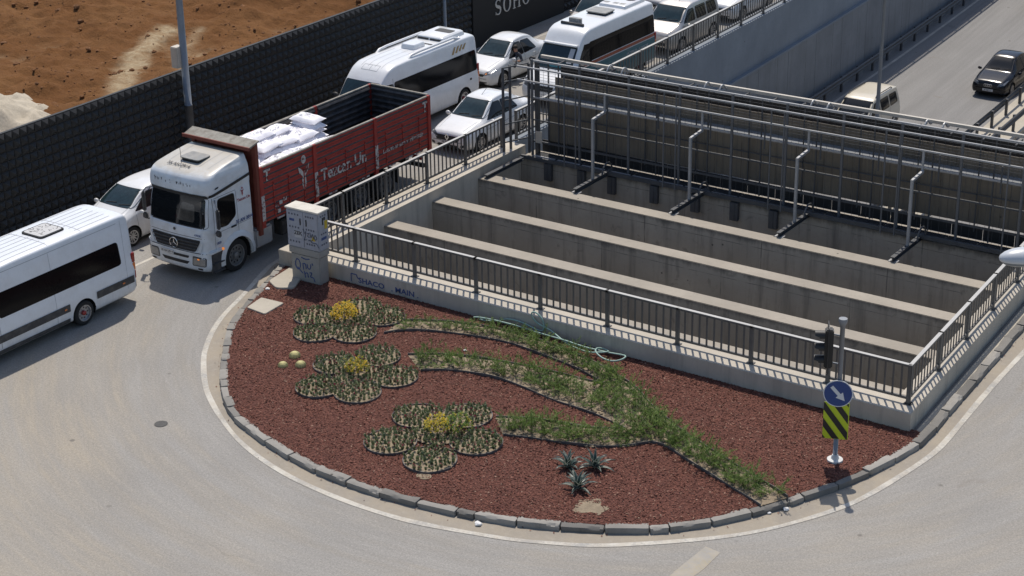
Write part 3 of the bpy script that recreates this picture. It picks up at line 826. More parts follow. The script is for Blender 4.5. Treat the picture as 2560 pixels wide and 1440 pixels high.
# front parapet wall
o = MB().prism([(-8.42, 3.0), (11.9, 3.0), (11.84, 3.92), (-8.42, 3.92)], -5.2, WT).build('parapet_wall', 'concrete', bevel=.012)
tag(o, 'low concrete parapet wall along the back of the mulch island', 'wall')
text('graffiti', 'SHACO   . MAIN .', .23, 'ink_blue', '-y', (-4.25, 2.994, .3), o, bold=.004, sx=1.25)
g = MB()
for a, b in (((-5.62, .46), (-5.62, .22)), ((-5.62, .46), (-5.42, .46)), ((-5.42, .46), (-5.38, .36)), ((-5.38, .36), (-5.3, .36))): g.bar((a[0], 2.995, a[1]), (b[0], 2.995, b[1]), .008, .03)
g.build('graffiti', 'ink_blue', o)
# left side wall (follows the road away), right side wall
def side_wall(name, fx0, fx1, y0, y1, label, mt='concrete', z1=WT):
    m = MB(); ya = [y0] + list(np.arange(math.ceil(y0 / 3) * 3 + 3, y1, 3.0)) + [y1]
    n = len(ya); vs = []
    for y in ya: vs += [(fx0(y), y, -5.2), (fx1(y), y, -5.2), (fx1(y), y, z1), (fx0(y), y, z1)]
    fs = [(0, 1, 2, 3)]
    for i in range(n - 1):
        a, b = i * 4, i * 4 + 4
        for k in range(4): fs.append((a + k, b + k, b + (k + 1) % 4, a + (k + 1) % 4))
    fs.append(tuple((n - 1) * 4 + k for k in (3, 2, 1, 0)))
    m.add(vs, fs); return tag(m.build(name, mt, fix=True), label, 'wall')
side_wall('parapet_wall', lambda y: wallx(y) - .38, lambda y: wallx(y) + .58, 3.925, 15.0, 'concrete side wall of the opening beside the queueing truck')
ret = side_wall('retaining_wall', lambda y: wallx(y) - .38, lambda y: wallx(y) + .15, 15.005, FARY, 'long grey retaining wall of the sunken carriageway below the queueing cars', 'wall_panel_smooth')
side_wall('parapet_wall', lambda y: railx(y) - .35, lambda y: railx(y) + .24, 3.925, FARY, 'concrete side wall of the opening on the right beside the outer road')
# lower cladding of the retaining wall: slabs with a capping ledge that sinks towards the back
ya = list(np.arange(15.5, 96, 3.1))
def clad_top(y): return -1.6 + .012 * (y - 34)
m = MB()
for a, b in zip(ya[:-1], ya[1:]):
    a1, b1 = a + .012, b - .012
    P_ = []
    for y in (a1, b1): P_ += [(wallx(y) + .16, y, -5.0), (wallx(y) + .27, y, -5.0), (wallx(y) + .27, y, clad_top(y)), (wallx(y) + .16, y, clad_top(y))]
    MB().add(P_, [(0, 1, 2, 3), (7, 6, 5, 4), (1, 5, 6, 2), (3, 2, 6, 7), (0, 4, 5, 1), (0, 3, 7, 4)]).build('wall_slab', 'wall_concrete', ret, fix=True)
    m.bar((wallx(a) + .23, a, clad_top(a) + .06), (wallx(b) + .23, b, clad_top(b) + .06), .2, .1)
m.build('capping', 'wall_panel_smooth', ret)
# portal floor slab deck behind the screen wall is open; tunnel roof between the walls is the row of beams
BE = [(4.3, 'nearest'), (6.95, 'second'), (9.5, 'third'), (12.1, 'fourth')]
for y, w in BE:
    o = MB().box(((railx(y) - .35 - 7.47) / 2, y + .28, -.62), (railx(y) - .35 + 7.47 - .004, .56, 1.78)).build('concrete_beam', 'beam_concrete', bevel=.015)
    tag(o, {'nearest': 'concrete beam across the opening directly behind the front railing', 'second': 'second concrete beam across the opening counted from the front railing', 'third': 'third concrete beam across the opening counted from the front railing', 'fourth': 'concrete beam carrying the feet of the four steel props'}[w], 'beam', 'concrete beams across the opening')
    if w == 'nearest': continue
hw = MB().box(((railx(15) - .35 - 7.47) / 2, 15.15, -1.0), (railx(15) - .35 + 7.47 - .004, .86, 2.56)).build('portal_beam', 'beam_concrete', bevel=.012)
tag(hw, 'deep concrete portal beam under the steel screen frame', 'beam')
for i, x in enumerate((-6.3, -4.95, -3.75, -2.1, -.55, .9, 2.3)):
    o = MB().box((x, 14.64, -.05), (.3, .14, .62)).box((x, 14.6, -.05), (.06, .1, .6)).build('bracket', 'galv_dark', hw, bevel=.01)
# ------------------------------------------------------------------ railings: posts, rails and every baluster its own piece
PM = MB().box((0, 0, .52), (.105, .07, 1.04)).box((0, 0, .012), (.2, .16, .024)).mesh('post', 'rail_grey')
BMsh = MB().box((0, 0, 0), (.05, .022, .8)).mesh('baluster', 'rail_grey')
def railing(label, path, bays, z0=WT, nb=9, maxb=300, extra=None):
    P0 = np.array(path(0)); r = thing('railing', label, 'railing', (float(P0[0]), float(P0[1]), z0))
    org = Vector((P0[0], P0[1], z0)); cnt = 0; rest = MB()
    pts = [Vector((*path(t), z0)) for t in bays]
    for i, p in enumerate(pts):
        q = pts[min(i + 1, len(pts) - 1)] - pts[max(i - 1, 0)]; a = atan2(q.y, q.x)
        link('post', PM, r, p - org, (0, 0, a))
        if i == len(pts) - 1: break
        n_ = pts[i + 1]; d = n_ - p; L = d.length; a = atan2(d.y, d.x)
        u = d.normalized()
        MB().bar(p + Vector((0, 0, 1.04)) - u * .04 - org, n_ + Vector((0, 0, 1.04)) + u * .04 - org, .1, .05).build('handrail', 'rail_grey', r)
        MB().bar(p + Vector((0, 0, 1.071)) - u * .04 - org, n_ + Vector((0, 0, 1.071)) + u * .04 - org, .098, .012).build('handrail_sunlit_top', 'rail_sunlit', r)  # added thin strip, paler than the rail to imitate its sunlit top
        MB().bar(p + Vector((0, 0, .16)) + u * .036 - org, n_ + Vector((0, 0, .16)) - u * .036 - org, .055, .065).build('bottom_rail', 'rail_grey', r)
        for k in range(1, nb + 1):
            c = p + d * (k / (nb + 1)) + Vector((0, 0, .59))
            if cnt < maxb: link('baluster', BMsh, r, c - org, (0, 0, a)); cnt += 1
            else: rest.box(c - org, (.05, .022, .8), rz=a)
    if rest.v: tag(rest.build('balusters_beyond', 'rail_grey', r), kind='stuff')
    return r
fx = [11.62 - 2.18 * k for k in range(9)] + [-8.05]
railing('dark grey railing along the front parapet behind the planted island', lambda t: (t, 3.5), fx)
railing('dark grey railing on the right side of the opening beside the outer road', lambda t: (railx(t), t), [3.5 + 2.2 * k for k in range(13)], maxb=110)
lyb = [3.5 + 2.18 * k for k in range(6)]
railing('dark grey railing between the red truck and the concrete beams', lambda t: (wallx(t), t), lyb)
railing('dark grey railing above the retaining wall beside the teal minibus', lambda t: (wallx(t), t), [15.3 + 2.18 * k for k in range(34)], maxb=260)
# ------------------------------------------------------------------ steel screen frame on the portal
SX0, SX1 = -7.15, 11.0
scr = thing('screen_frame', 'tall galvanised steel screen frame with brown boards standing on the portal beam', 'steel frame', (0, 14.6, .3))
so = Vector((0, 14.6, .3))
def sp(name, f, mt): return f.build(name, mt, scr)
def B_(a, b, w, h): return MB().bar(Vector(a) - so, Vector(b) - so, w, h)
def rise(x): return (x - SX0) * .006
# brown boards, lower and upper tier, one board each
bx = np.arange(SX0 + .35, SX1, .97)
for a in bx:
    MB().box(Vector((a + .485, 15.44, 1.5 + rise(a))) - so, (.962, .05, 1.46)).build('lower_board', 'board_brown', scr)
    MB().box(Vector((a + .485, 15.9, 2.6 + rise(a))) - so, (.962, .05, .66)).build('upper_board', 'board_brown', scr)
sp('fascia', B_((SX0 + .3, 16.35, 2.9), (SX1, 16.35, 2.9 + rise(SX1)), .1, .6), 'trim_black')
sp('ledge', B_((SX0 + .3, 15.66, 2.27), (SX1, 15.66, 2.27 + rise(SX1)), .48, .05), 'wall_concrete')
for y, z, w, h, mt, nm in ((15.55, 3.72, .1, .1, 'tube_beige', 'top_tube'), (14.95, 3.72, .06, .06, 'galv', 'upper_rail'), (14.42, 3.62, .05, .05, 'galv', 'rail'), (14.42, 3.15, .05, .05, 'galv', 'rail'), (14.95, 2.42, .05, .05, 'galv', 'rail'), (15.3, 1.75, .035, .035, 'galv_dark', 'rail'), (14.95, 1.62, .05, .05, 'galv_dark', 'rail'), (14.95, .85, .06, .06, 'galv_dark', 'rail'), (14.62, .34, .1, .12, 'galv_dark', 'bottom_beam')):
    sp(nm, B_((SX0 - (.25 if y < 14.9 else 0), y, z), (SX1, y, z + rise(SX1)), w, h), mt)
# horizontal fine mesh
mw = MB()
for z in np.arange(2.35, 3.65, .1): mw.bar(Vector((SX0 + .2, 15.0, z)) - so, Vector((SX1, 15.0, z + rise(SX1))) - so, .008, .008)
for x in np.arange(SX0 + .2, SX1, .24): mw.box(Vector((x, 15.0, 2.1)) - so, (.006, .008, 3.3))
tag(sp('wire_mesh', mw, 'galv_dark'), kind='stuff')
PROP = (-3.92, -.26, 3.49, 7.25)
for k, x in enumerate(np.arange(SX0 + .02, SX1 + .1, 1.925)):
    sp('post', MB().box(Vector((x, 14.92, 2.05)) - so, (.075, .06, 3.45)), 'galv_shaded')
    sp('post', MB().box(Vector((x + .95, 15.12, 2.1)) - so, (.04, .04, 3.3)), 'galv_dark')
    sp('post', MB().box(Vector((x + .42, 15.3, 2.2)) - so, (.035, .035, 3.1)), 'galv_dark')
    if k % 2: sp('post', MB().box(Vector((x - .3, 14.42, 2.0)) - so, (.04, .04, 3.3)), 'galv_shaded')
    if k % 2: sp('post', MB().box(Vector((x + .15, 14.42, 2.0)) - so, (.04, .04, 3.3)), 'galv_shaded')
for x in np.arange(SX0 + 1.4, SX1, 1.93):
    sp('post', MB().box(Vector((x, 14.46, 2.75)) - so, (.04, .04, .85)), 'galv_dark')
# curved clamps in pairs that tie the top tube to the frame
for x in PROP:
    for dx in (-.25, .3):
        sp('clamp', MB().tube([Vector((x + dx, 14.95 + .6 * t, 3.74 + .22 * sin(pi * min(1, t * 1.25)) * (1 - .3 * t))) - so for t in np.linspace(0, 1, 9)], .03, 6), 'galv')
for x in np.arange(SX0 + 1.0, SX1, 1.0):
    sp('tie', MB().box(Vector((x, 15.25, 3.71)) - so, (.035, .62, .035)), 'galv_dark')
# grating catwalk
for a in np.arange(SX0 + .1, SX1, 1.0):
    m = MB(); 
    for q in np.arange(0, .96, .06): m.box(Vector((a + q, 15.0, .345)) - so, (.03, .55, .03))
    m.box(Vector((a + .48, 14.74, .345)) - so, (.98, .03, .05)); m.box(Vector((a + .48, 15.26, .345)) - so, (.98, .03, .05))
    sp('grating', m, 'galv_dark')
    sp('grating_lit_edge', MB().box(Vector((a + .48, 14.78, .385)) - so, (.9, .1, .02)), 'galv')  # bright strip painting the sunlit edge of the darker catwalk
    MB().box(Vector((a + .48, 15.45, .56)) - so, (.98, .03, .42)).build('gap_shade', 'trim_black', scr)  # added black strip that imitates the shaded gap below the boards
# left return of the frame (cage) towards the side railing
for y in (14.0, 14.42, 14.9):
    sp('post', MB().box(Vector((SX0 - .55 if y < 14.5 else SX0 - .1, y, 2.0)) - so, (.07, .07, 3.2)), 'galv_dark')
for z in (3.6, 3.1, 2.45, 1.6, .95):
    sp('rail', B_((SX0 - .55, 13.98, z), (SX0 - .1, 14.9, z + .02), .04, .04), 'galv_dark')
sp('corner_post', MB().box(Vector((SX0 + .05, 15.2, 2.0)) - so, (.14, .12, 3.4)), 'galv_dark')
sp('warning_plate', MB().box(Vector((SX0 + .32, 14.86, 1.05)) - so, (.26, .02, .42)), 'tube_beige')
# ------------------------------------------------------------------ props standing on the fourth beam
for i, x in enumerate(PROP):
    p = thing('steel_prop', ['steel prop nearest the left end bracing the screen frame', 'second steel prop from the left bracing the screen frame', 'third steel prop from the left bracing the screen frame', 'steel prop nearest the street lamp head bracing the screen frame'][i], 'prop', (x, 13.7, .3), 0, 'steel props bracing the screen frame')
    b = MB()
    L = 2.35; yc = .05
    b.box((0, yc, .13), (.13, L, .016)); b.box((0, yc, .0), (.13, L, .016)); b.box((0, yc, .065), (.012, L, .12))
    b.build('base_beam', 'galv_dark', p)
    MB().box((0, -1.0, -.02), (.28, .2, .02)).build('foot_plate', 'galv', p)
    MB().box((0, .0, 1.18), (.085, .085, 2.1)).build('upright', 'galv', p, bevel=.006)
    MB().bar((0, 0, 2.2), (.02, .75, 2.28), .075, .075).build('arm', 'galv', p)
    MB().box((0, .75, 2.55), (.06, .06, .7)).build('hanger', 'galv', p)
    MB().tube([(.18, .3 + .32 * (1 - cos(t)), .2 + .36 * sin(t)) for t in np.linspace(0, pi, 9)], .03, 6).build('hoop', 'galv_dark', p)
# short I-beam running along the left wall to the screen
o = MB().box((-7.22, 13.3, .4), (.14, 2.2, .02)).box((-7.22, 13.3, .29), (.14, 2.2, .02)).box((-7.22, 13.3, .345), (.02, 2.2, .1)).build('steel_joist', 'galv_dark')
tag(o, 'dark steel joist lying along the left wall beside the fourth beam', 'joist')
# ------------------------------------------------------------------ guardrails in the underpass
def guardrail(label, fx, y0, y1, side, base=-5.0):
    g_ = thing('guardrail', label, 'guardrail', (fx(y0), y0, base)); o_ = Vector((fx(y0), y0, base))
    prof = [(0, .45), (.05, .49), (.05, .55), (0, .6), (0, .63), (.05, .68), (.05, .74), (0, .78)]
    ya = list(np.arange(y0, y1, 4.0))
    for a, b in zip(ya[:-1], ya[1:]):
        m = MB(); m.strip([Vector((fx(a) + side * px, a, base + pz)) - o_ for px, pz in prof], [Vector((fx(b) + side * px, b, base + pz)) - o_ for px, pz in prof])
        m.build('rail_beam', 'galv_dark', g_)
    for y in np.arange(y0, y1 - 2, 2.0): MB().box(Vector((fx(y) - side * .08, y, base + .38)) - o_, (.1, .12, .76)).build('post', 'galv_dark', g_)
guardrail('w-beam guardrail along the foot of the grey retaining wall', lambda y: wallx(y) + .62, 17, 100, 1)
def medx(y): return wallx(y) + 8.35
m = MB()
for a, b in zip(np.arange(16, 110, 4.0)[:-1], np.arange(16, 110, 4.0)[1:]):
    x0, x1 = medx(a), medx(b)
    m.add([(x0 - .05, a, -5), (x0 + 1.6, a, -5), (x0 + 1.6, a, -4.8), (x0 - .05, a, -4.8), (x1 - .05, b, -5), (x1 + 1.6, b, -5), (x1 + 1.6, b, -4.8), (x1 - .05, b, -4.8)], [(3, 2, 6, 7), (0, 3, 7, 4), (1, 5, 6, 2)])
struct(m.build('median_strip', 'slab', fix=True))
guardrail('near guardrail on the median at the right edge of the sunken carriageway', lambda y: medx(y) + .2, 17, 100, -1, -4.8)
guardrail('far guardrail on the median at the right edge of the sunken carriageway', lambda y: medx(y) + 1.35, 17, 100, 1, -4.8)
p = thing('lamp_post', 'thin grey lamp post rising from the underpass in front of the cream estate car', 'lamp post', (1.15, 25.2, -4.8))
MB().tube([(0, 0, 0), (0, 0, 12)], [.09, .05], 10).build('pole', 'pole_grey', p, True)
MB().box((0, 0, .02), (.4, .4, .04)).build('base_plate', 'galv_dark', p)
# ------------------------------------------------------------------ lamp posts by the hoarding
p = thing('lamp_post', 'tall blue-grey lamp post in front of the hoarding behind the truck cab', 'lamp post', (-16.95, 8.35, 0))
MB().tube([(0, 0, 0), (0, 0, 2.3)], .155, 12).build('lower_pole', 'galv_dark', p, True)
MB().tube([(0, 0, 2.3), (0, 0, 10)], [.135, .1], 12).build('pole', 'pole_grey', p, True)
MB().box((0, 0, .03), (.5, .5, .06)).build('base_plate', 'galv_dark', p)
MB().tube([(0, 0, 10), (.3, 0, 10.5), (1.6, 0, 10.8)], .05, 8).build('arm', 'pole_grey', p, True)
MB().box((-.18, -.12, 4.02), (.3, .36, .74)).build('control_box', 'tube_beige', p, bevel=.02)
p = thing('lamp_post', 'slim grey lamp post in front of the hoarding behind the white minibus with roof pods', 'lamp post', (-16.95, 23.3, 0))
MB().tube([(0, 0, 0), (0, 0, 9)], [.075, .055], 10).build('pole', 'pole_grey', p, True)
MB().box((0, 0, .03), (.35, .35, .06)).build('base_plate', 'galv_dark', p)
# street lamp whose head shows at the right edge
p = thing('street_lamp', 'white street lamp head reaching in over the right-hand railing', 'street lamp', (19.2, .2, 0))
hp = Vector((15.85, -2.5, 7.5)) - Vector((19.2, .2, 0))
MB().tube([(0, 0, 0), (0, 0, 7.1), (-.35, -.3, 7.5), (hp.x + .9, hp.y + .75, 7.62), (hp.x + .5, hp.y + .4, 7.6)], [.1, .07, .05, .035, .035], 10).build('pole', 'pole_grey', p, True)
MB().box((0, 0, .03), (.4, .4, .06)).build('base_plate', 'galv_dark', p)
def ellipsoid(a, b, c, n=24, m_=12, zlo=-1):
    m = MB(); vs = []; fs = []
    for i in range(m_ + 1):
        ph = -pi / 2 + pi * i / m_
        for k in range(n):
            w = 2 * pi * k / n; vs.append((a * cos(ph) * cos(w), b * cos(ph) * sin(w), c * max(zlo, sin(ph))))
    for i in range(m_):
        for k in range(n): fs.append((i * n + k, i * n + (k + 1) % n, (i + 1) * n + (k + 1) % n, (i + 1) * n + k))
    return m.add(vs, fs)
hd = ellipsoid(.6, .27, .2, 24, 12, -.3).build('lamp_head', 'lamp_white', p, True); hd.location = hp + Vector((.28, .2, .04)); hd.rotation_euler = (0, 0, atan2(.75, .9))
lg = ellipsoid(.4, .21, .13, 20, 10).build('lens', 'lamp_glass', hd, True); lg.location = (-.16, 0, -.05)
# ------------------------------------------------------------------ electrical cabinet
c = thing('electrical_cabinet', 'grey electrical cabinet on a graffitied concrete plinth at the island tip', 'cabinet', (-6.82, 2.58, .12), .03)
MB().box((0, 0, .42), (1.06, .42, .9)).build('plinth', 'plinth', c, bevel=.02)
MB().box((0, 0, .98), (1.14, .47, .2)).build('plinth_collar', 'plinth', c, bevel=.01)
bd = MB().box((0, 0, 1.68), (1.16, .46, 1.18)).build('housing', 'cabinet_grey', c, bevel=.008)
MB().box((0, 0, 2.295), (1.24, .54, .05)).build('roof', 'cabinet_top', c, bevel=.01)
for sx, w in ((-.27, .6), (.31, .5)):
    dr = MB().box((sx, -.236, 1.68), (w, .02, 1.1)).build('door', 'cabinet_grey', c, bevel=.004)
    v = MB()
    for zz in (2.12, 1.72, 1.27):
        for q in np.linspace(-w * .33, w * .2, 4): v.box((sx + q, -.2475, zz), (.05, .006, .055))
    v.build('vent', 'vent_grey', dr)
    MB().box((sx + (.2 if sx < 0 else -.16), -.252, 1.92), (.035, .02, .2)).build('handle', 'trim_black', dr)
MB().box((-.38, -.2485, 1.94), (.18, .005, .075)).build('nameplate', 'ink_blue', c)
MB().box((-.17, -.2485, 1.52), (.26, .004, .22)).build('sticker', 'sticker_white', c)
MB().add([(.3, -.2495, 1.4), (.46, -.2495, 1.4), (.38, -.2495, 1.58)], [(0, 1, 2)]).build('sticker', 'sticker_yellow', c)
text('graffiti', 'ZEK', .16, 'ink_black', '-y', (-.17, -.2515, 1.55), c, bold=.004)
def scrawl(name, strokes, y, mt, par, r=.012):
    m = MB()
    for s in strokes: m.tube([(p[0], y, p[1]) for p in smooth_path(s, 2)], r, 5)
    o_ = m.build(name, mt, par); o_.scale = (1, 1, 1); return o_
scrawl('graffiti', [[(.02, 1.72), (.08, 1.55), (.14, 1.72), (.08, 1.42), (.02, 1.36), (.14, 1.4)], [(.16, 1.6), (.24, 1.64), (.16, 1.5), (.25, 1.5)], [(.27, 1.65), (.3, 1.45), (.36, 1.66), (.4, 1.46), (.3, 1.38), (.2, 1.4)], [(.45, 1.6), (.41, 1.5), (.47, 1.44), (.53, 1.52), (.46, 1.6)], [(.25, 1.42), (.35, 1.32), (.5, 1.36), (.57, 1.22)]], -.253, 'vent_grey', c, .011)
scrawl('graffiti', [[(-.3, .72), (-.38, .6), (-.36, .42), (-.26, .36), (-.18, .5), (-.22, .68), (-.32, .7)], [(-.3, .44), (-.12, .28)], [(-.1, .6), (-.08, .4)], [(-.1, .58), (0, .62), (.02, .44)], [(.06, .6), (.08, .46), (.18, .46), (.2, .62)], [(-.06, .36), (-.02, .16)], [(-.04, .28), (.06, .34), (.08, .18)], [(.14, .34), (.24, .36), (.14, .2), (.28, .22), (.32, .08)], [(.25, .66), (.27, .6)], [(-.14, .78), (.02, .74), (.16, .78)]], -.2125, 'ink_blue', c, .016)
m = MB()
for zz in (2.15, 1.6, 1.27):
    for q in (-.1, 0, .1): m.box((.5815, q, zz), (.006, .06, .045))
m.build('side_vent', 'vent_grey', c)
MB().box((.583, -.02, 1.98), (.006, .05, .22)).box((.584, .06, 2.05), (.008, .07, .09)).build('side_handle', 'trim_black', c)
MB().box((.5835, .12, 1.85), (.006, .13, .26)).build('sticker', 'sticker_yellow', c)
MB().box((.583, 0, 1.45), (.006, .24, .08)).build('nameplate', 'ink_blue', c)
# pale slabs near the cabinet
o = MB().prism(rpoly([(-7.0, -.06), (-6.25, -.14), (-6.3, .75), (-7.12, .7)], .06), .1, .19).build('concrete_slab', 'slab', bevel=.008)
tag(o, 'square pale concrete cover slab set in the mulch by the kerb', 'slab')
o = MB().prism(rpoly([(-7.75, 1.75), (-7.2, 1.45), (-6.75, 1.75), (-6.95, 2.15), (-7.2, 2.9), (-7.9, 3.0)], .15), .1, .2).build('concrete_slab', 'slab', bevel=.01)
tag(o, 'irregular pale concrete footing patch beside the electrical cabinet', 'slab')
o = MB().prism([(-4.21 + .17 * cos(a), -6.45 + .17 * sin(a)) for a in np.linspace(0, 2 * pi, 25)[:-1]], .002, .012).build('manhole_cover', 'iron')
tag(o, 'small round dark manhole cover in the pale road', 'manhole cover')
# ------------------------------------------------------------------ traffic light with signs
s = thing('traffic_light', 'grey pole with traffic signal, blue arrow sign and striped marker at the island corner', 'traffic light', (11.0, .67, .14))
MB().tube([(0, 0, 0), (0, 0, 3.66)], .058, 14).build('pole', 'pole_grey', s, True)
MB().lathe([(.0, 3.72), (.1, 3.72), (.105, 3.66), (.075, 3.56), (.06, 3.55)], 16).build('pole_cap', 'pole_grey', s, True, 40)
MB().lathe([(.19, 0), (.19, .05), (.1, .07), (.075, .16), (.06, .17)], 18).build('flange', 'flange', s, True, 40)
hd = MB().box((0, 0, 0), (.24, .2, .98)).build('signal_head', 'signal_black', s, bevel=.03)
hd.location = (-.3, -.05, 2.92); hd.rotation_euler = (0, 0, radians(-62))
MB().prism(rpoly([(-.27, -.6), (.27, -.6), (.27, .6), (-.27, .6)], .1), -.012, .012).build('backboard', 'signal_black', hd).matrix_local = Matrix.Translation((0, -.02, 0)) @ Matrix.Rotation(pi / 2, 4, 'X')
for k, (zz, mt) in enumerate(((.31, 'lens_red'), (0, 'lens_amber'), (-.31, 'lens_green'))):
    MB().lathe([(0, -.125), (.06, -.12), (.095, -.1)], 16, 'y', (0, 0, zz)).build('lens', mt, hd, True)
    v = []; ns = 12
    for yy in (-.1, -.33):
        for q in range(ns + 1):
            a = radians(-20 + 220 * q / ns); v.append((.115 * cos(a), yy + (.1 if yy < -.2 and sin(a) < .2 else 0), zz + .115 * sin(a)))
    m = MB().add(v, [(q, q + 1, ns + 1 + q + 1, ns + 1 + q) for q in range(ns)])
    m.build('visor', 'signal_black', hd, True)
for zz in (3.28, 2.55): MB().bar((-.26, -.03, zz), (.02, 0, zz), .03, .03).build('bracket', 'pole_grey', s)
az = radians(22)
bs = MB().lathe([(0, -.012), (.345, -.012), (.345, 0), (0, 0)], 36, 'y').build('round_sign', 'sign_blue', s, loc=(.02, -.085, 1.83)); bs.rotation_euler = (0, 0, az)
MB().lathe([(.325, -.016), (.345, -.016), (.347, -.004), (.323, -.004)], 36, 'y', cap=False).build('sign_border', 'sign_white', bs)
a = radians(-48)
def ar(x, z): x *= .86; z *= .86; return (x * cos(a) - z * sin(a), -.0185, x * sin(a) + z * cos(a))
MB().add([ar(-.27, -.05), ar(.05, -.05), ar(.05, -.13), ar(.28, 0), ar(.05, .13), ar(.05, .05), ar(-.27, .05)], [(0, 1, 5, 6), (2, 3, 4)]).build('arrow', 'sign_white', bs)
mk = MB().prism(rpoly([(-.3, -.48), (.3, -.48), (.3, .48), (-.3, .48)], .04), -.01, .0).build('marker_plate', 'sign_yellow', s)
mk.matrix_local = Matrix.Translation((0, -.075, 1.1)) @ Matrix.Rotation(az, 4, 'Z') @ Matrix.Rotation(-pi / 2, 4, 'X') @ Matrix.Rotation(pi, 4, 'X')
def clip_poly(P, f):
    out = []
    for i in range(len(P)):
        p, q = P[i - 1], P[i]; a_, b_ = f(p), f(q)
        if (a_ >= 0) != (b_ >= 0):
            t = a_ / (a_ - b_); out.append((p[0] + (q[0] - p[0]) * t, p[1] + (q[1] - p[1]) * t))
        if b_ >= 0: out.append(q)
    return out
R_ = [(-.29, -.47), (.29, -.47), (.29, .47), (-.29, .47)]
m = MB()
for k in range(-3, 4):
    lo = k * .44 - .11; hi = lo + .22
    P_ = clip_poly(R_, lambda p: p[1] + 1.35 * p[0] - lo)
    if len(P_) > 2: P_ = clip_poly(P_, lambda p: hi - p[1] - 1.35 * p[0])
    if len(P_) > 2: m.add([(p[0], -.0, p[1]) for p in P_], [tuple(range(len(P_)))])
st = m.build('stripes', 'sign_black', s); st.location = (-.005, -.0905, 1.1); st.rotation_euler = (0, 0, az)
# ------------------------------------------------------------------ flower beds edging
BN = ['uppermost flower-shaped bed near the cabinet', 'middle flower-shaped bed near the three cacti', 'lowest flower-shaped bed near the front kerb']
for k, fl in enumerate(FL):
    b = thing('bed_edging', 'black plastic edging of the ' + BN[k], 'edging', (fl['c'][0], fl['c'][1], .14), 0, 'edgings of the flower-shaped beds')
    for p in fl['p']:
        away = [(p[0] + fl['r'] * cos(a), p[1] + fl['r'] * sin(a)) for a in np.linspace(0, 2 * pi, 49)]
        arc = [q for q in away if all(hypot(q[0] - o_[0], q[1] - o_[1]) > fl['r'] * .97 for o_ in fl['p'] if o_ is not p) and hypot(q[0] - fl['c'][0], q[1] - fl['c'][1]) > .5]
        if len(arc) < 4: continue
        # start the arc at its gap
        gap = max(range(len(arc)), key=lambda i: hypot(arc[i][0] - arc[i - 1][0], arc[i][1] - arc[i - 1][1])); arc = arc[gap:] + arc[:gap]
        A_ = [(q[0] - fl['c'][0], q[1] - fl['c'][1], 0) for q in arc]
        m = MB(); m.strip(A_, [(q[0], q[1], .062 + .015 * noise.noise(Vector((q[0] * 3, q[1] * 3, k)))) for q in A_])
        o_ = m.build('edging_ring', 'edging', b); md = o_.modifiers.new('t', 'SOLIDIFY'); md.thickness = .016
def ribbon(label, P_):
    P_ = resample(smooth_path(P_, 2), step=.15); m = MB(); m.strip(z3(P_, .13), [(p[0], p[1], .21 + .03 * noise.noise(Vector((p[0], p[1], 4)))) for p in P_])
    o_ = tag(m.build('edging_strip', 'edging'), label, 'edging', 'edging strips of the stem beds'); md = o_.modifiers.new('t', 'SOLIDIFY'); md.thickness = .015
ribbon('black edging strip along the lower side of the uppermost green stem', S1lo)
ribbon('black edging strip along the upper side of the green stem and trunk', S1up)
ribbon('black edging strip along the lower side of the middle green stem', S2lo)
ribbon('black edging strip along the upper side of the middle green stem', S2up)
ribbon('black edging strip under the lowest stem and the trunk', S3lo[::-1] + TLO[::-1])
ribbon('black edging strip along the upper side of the lowest green stem', S3up)
# ------------------------------------------------------------------ plants
def plant_mesh(name, blades, mats):
    V_, F_, mi, tn = [], [], [], []
    for pts, w, m_, t_ in blades:
        o_ = len(V_); n = len(pts)
        d = Vector(pts[-1]) - Vector(pts[0]); sd = d.cross(Vector((0, 0, 1)))
        if sd.length < 1e-4: sd = Vector((1, 0, 0))
        sd.normalize()
        for i, p in enumerate(pts):
            ww = w * (1 - (i / (n - 1)) ** 1.6) if n > 2 else w
            if n > 3 and i == 0: ww = w * .5
            V_ += [tuple(Vector(p) - sd * ww / 2), tuple(Vector(p) + sd * ww / 2)]; tn += [t_, t_]
        for i in range(n - 1): F_.append((o_ + 2 * i, o_ + 2 * i + 1, o_ + 2 * i + 3, o_ + 2 * i + 2)); mi.append(m_)
    me = bpy.data.meshes.new(name); me.from_pydata(V_, [], F_)
    for k in mats: me.materials.append(MT(k))
    me.polygons.foreach_set('material_index', mi)
    at = me.attributes.new('tone', 'FLOAT', 'POINT'); at.data.foreach_set('value', tn)
    return me
def feather(seed, H=.5):
    r = random.Random(seed); bl = []
    for k in range(9):
        a = r.uniform(0, 6.28); ln = r.uniform(.35, .6); h = r.uniform(.5, 1.0) * H
        base = Vector((r.uniform(-.06, .06), r.uniform(-.06, .06), 0)); tip = Vector((cos(a) * ln, sin(a) * ln, h))
        ax = [base.lerp(tip, t) + Vector((0, 0, .25 * H * sin(pi * t) * r.uniform(.2, 1))) for t in (0, .25, .5, .75, 1)]
        bl.append((ax, .014, 1, .3))
        for q in range(22):
            t = .15 + .85 * q / 21; i = min(3, int(t * 4)); p = ax[i].lerp(ax[i + 1], t * 4 - i)
            b = a + r.choice((-1, 1)) * r.uniform(.4, 1.3); l = r.uniform(.06, .15) * (1.15 - .5 * t)
            bl.append(([p, p + Vector((cos(b) * l * .6, sin(b) * l * .6, l * r.uniform(.1, .8))), p + Vector((cos(b) * l, sin(b) * l, l * r.uniform(.0, .8)))], r.uniform(.012, .026), 0, r.random()))
    return plant_mesh('feathery_shrub', bl, ['leaf_feather', 'stem_brown'])
FE = [feather(k, h) for k, h in enumerate((.42, .5, .36, .55, .45, .3))]
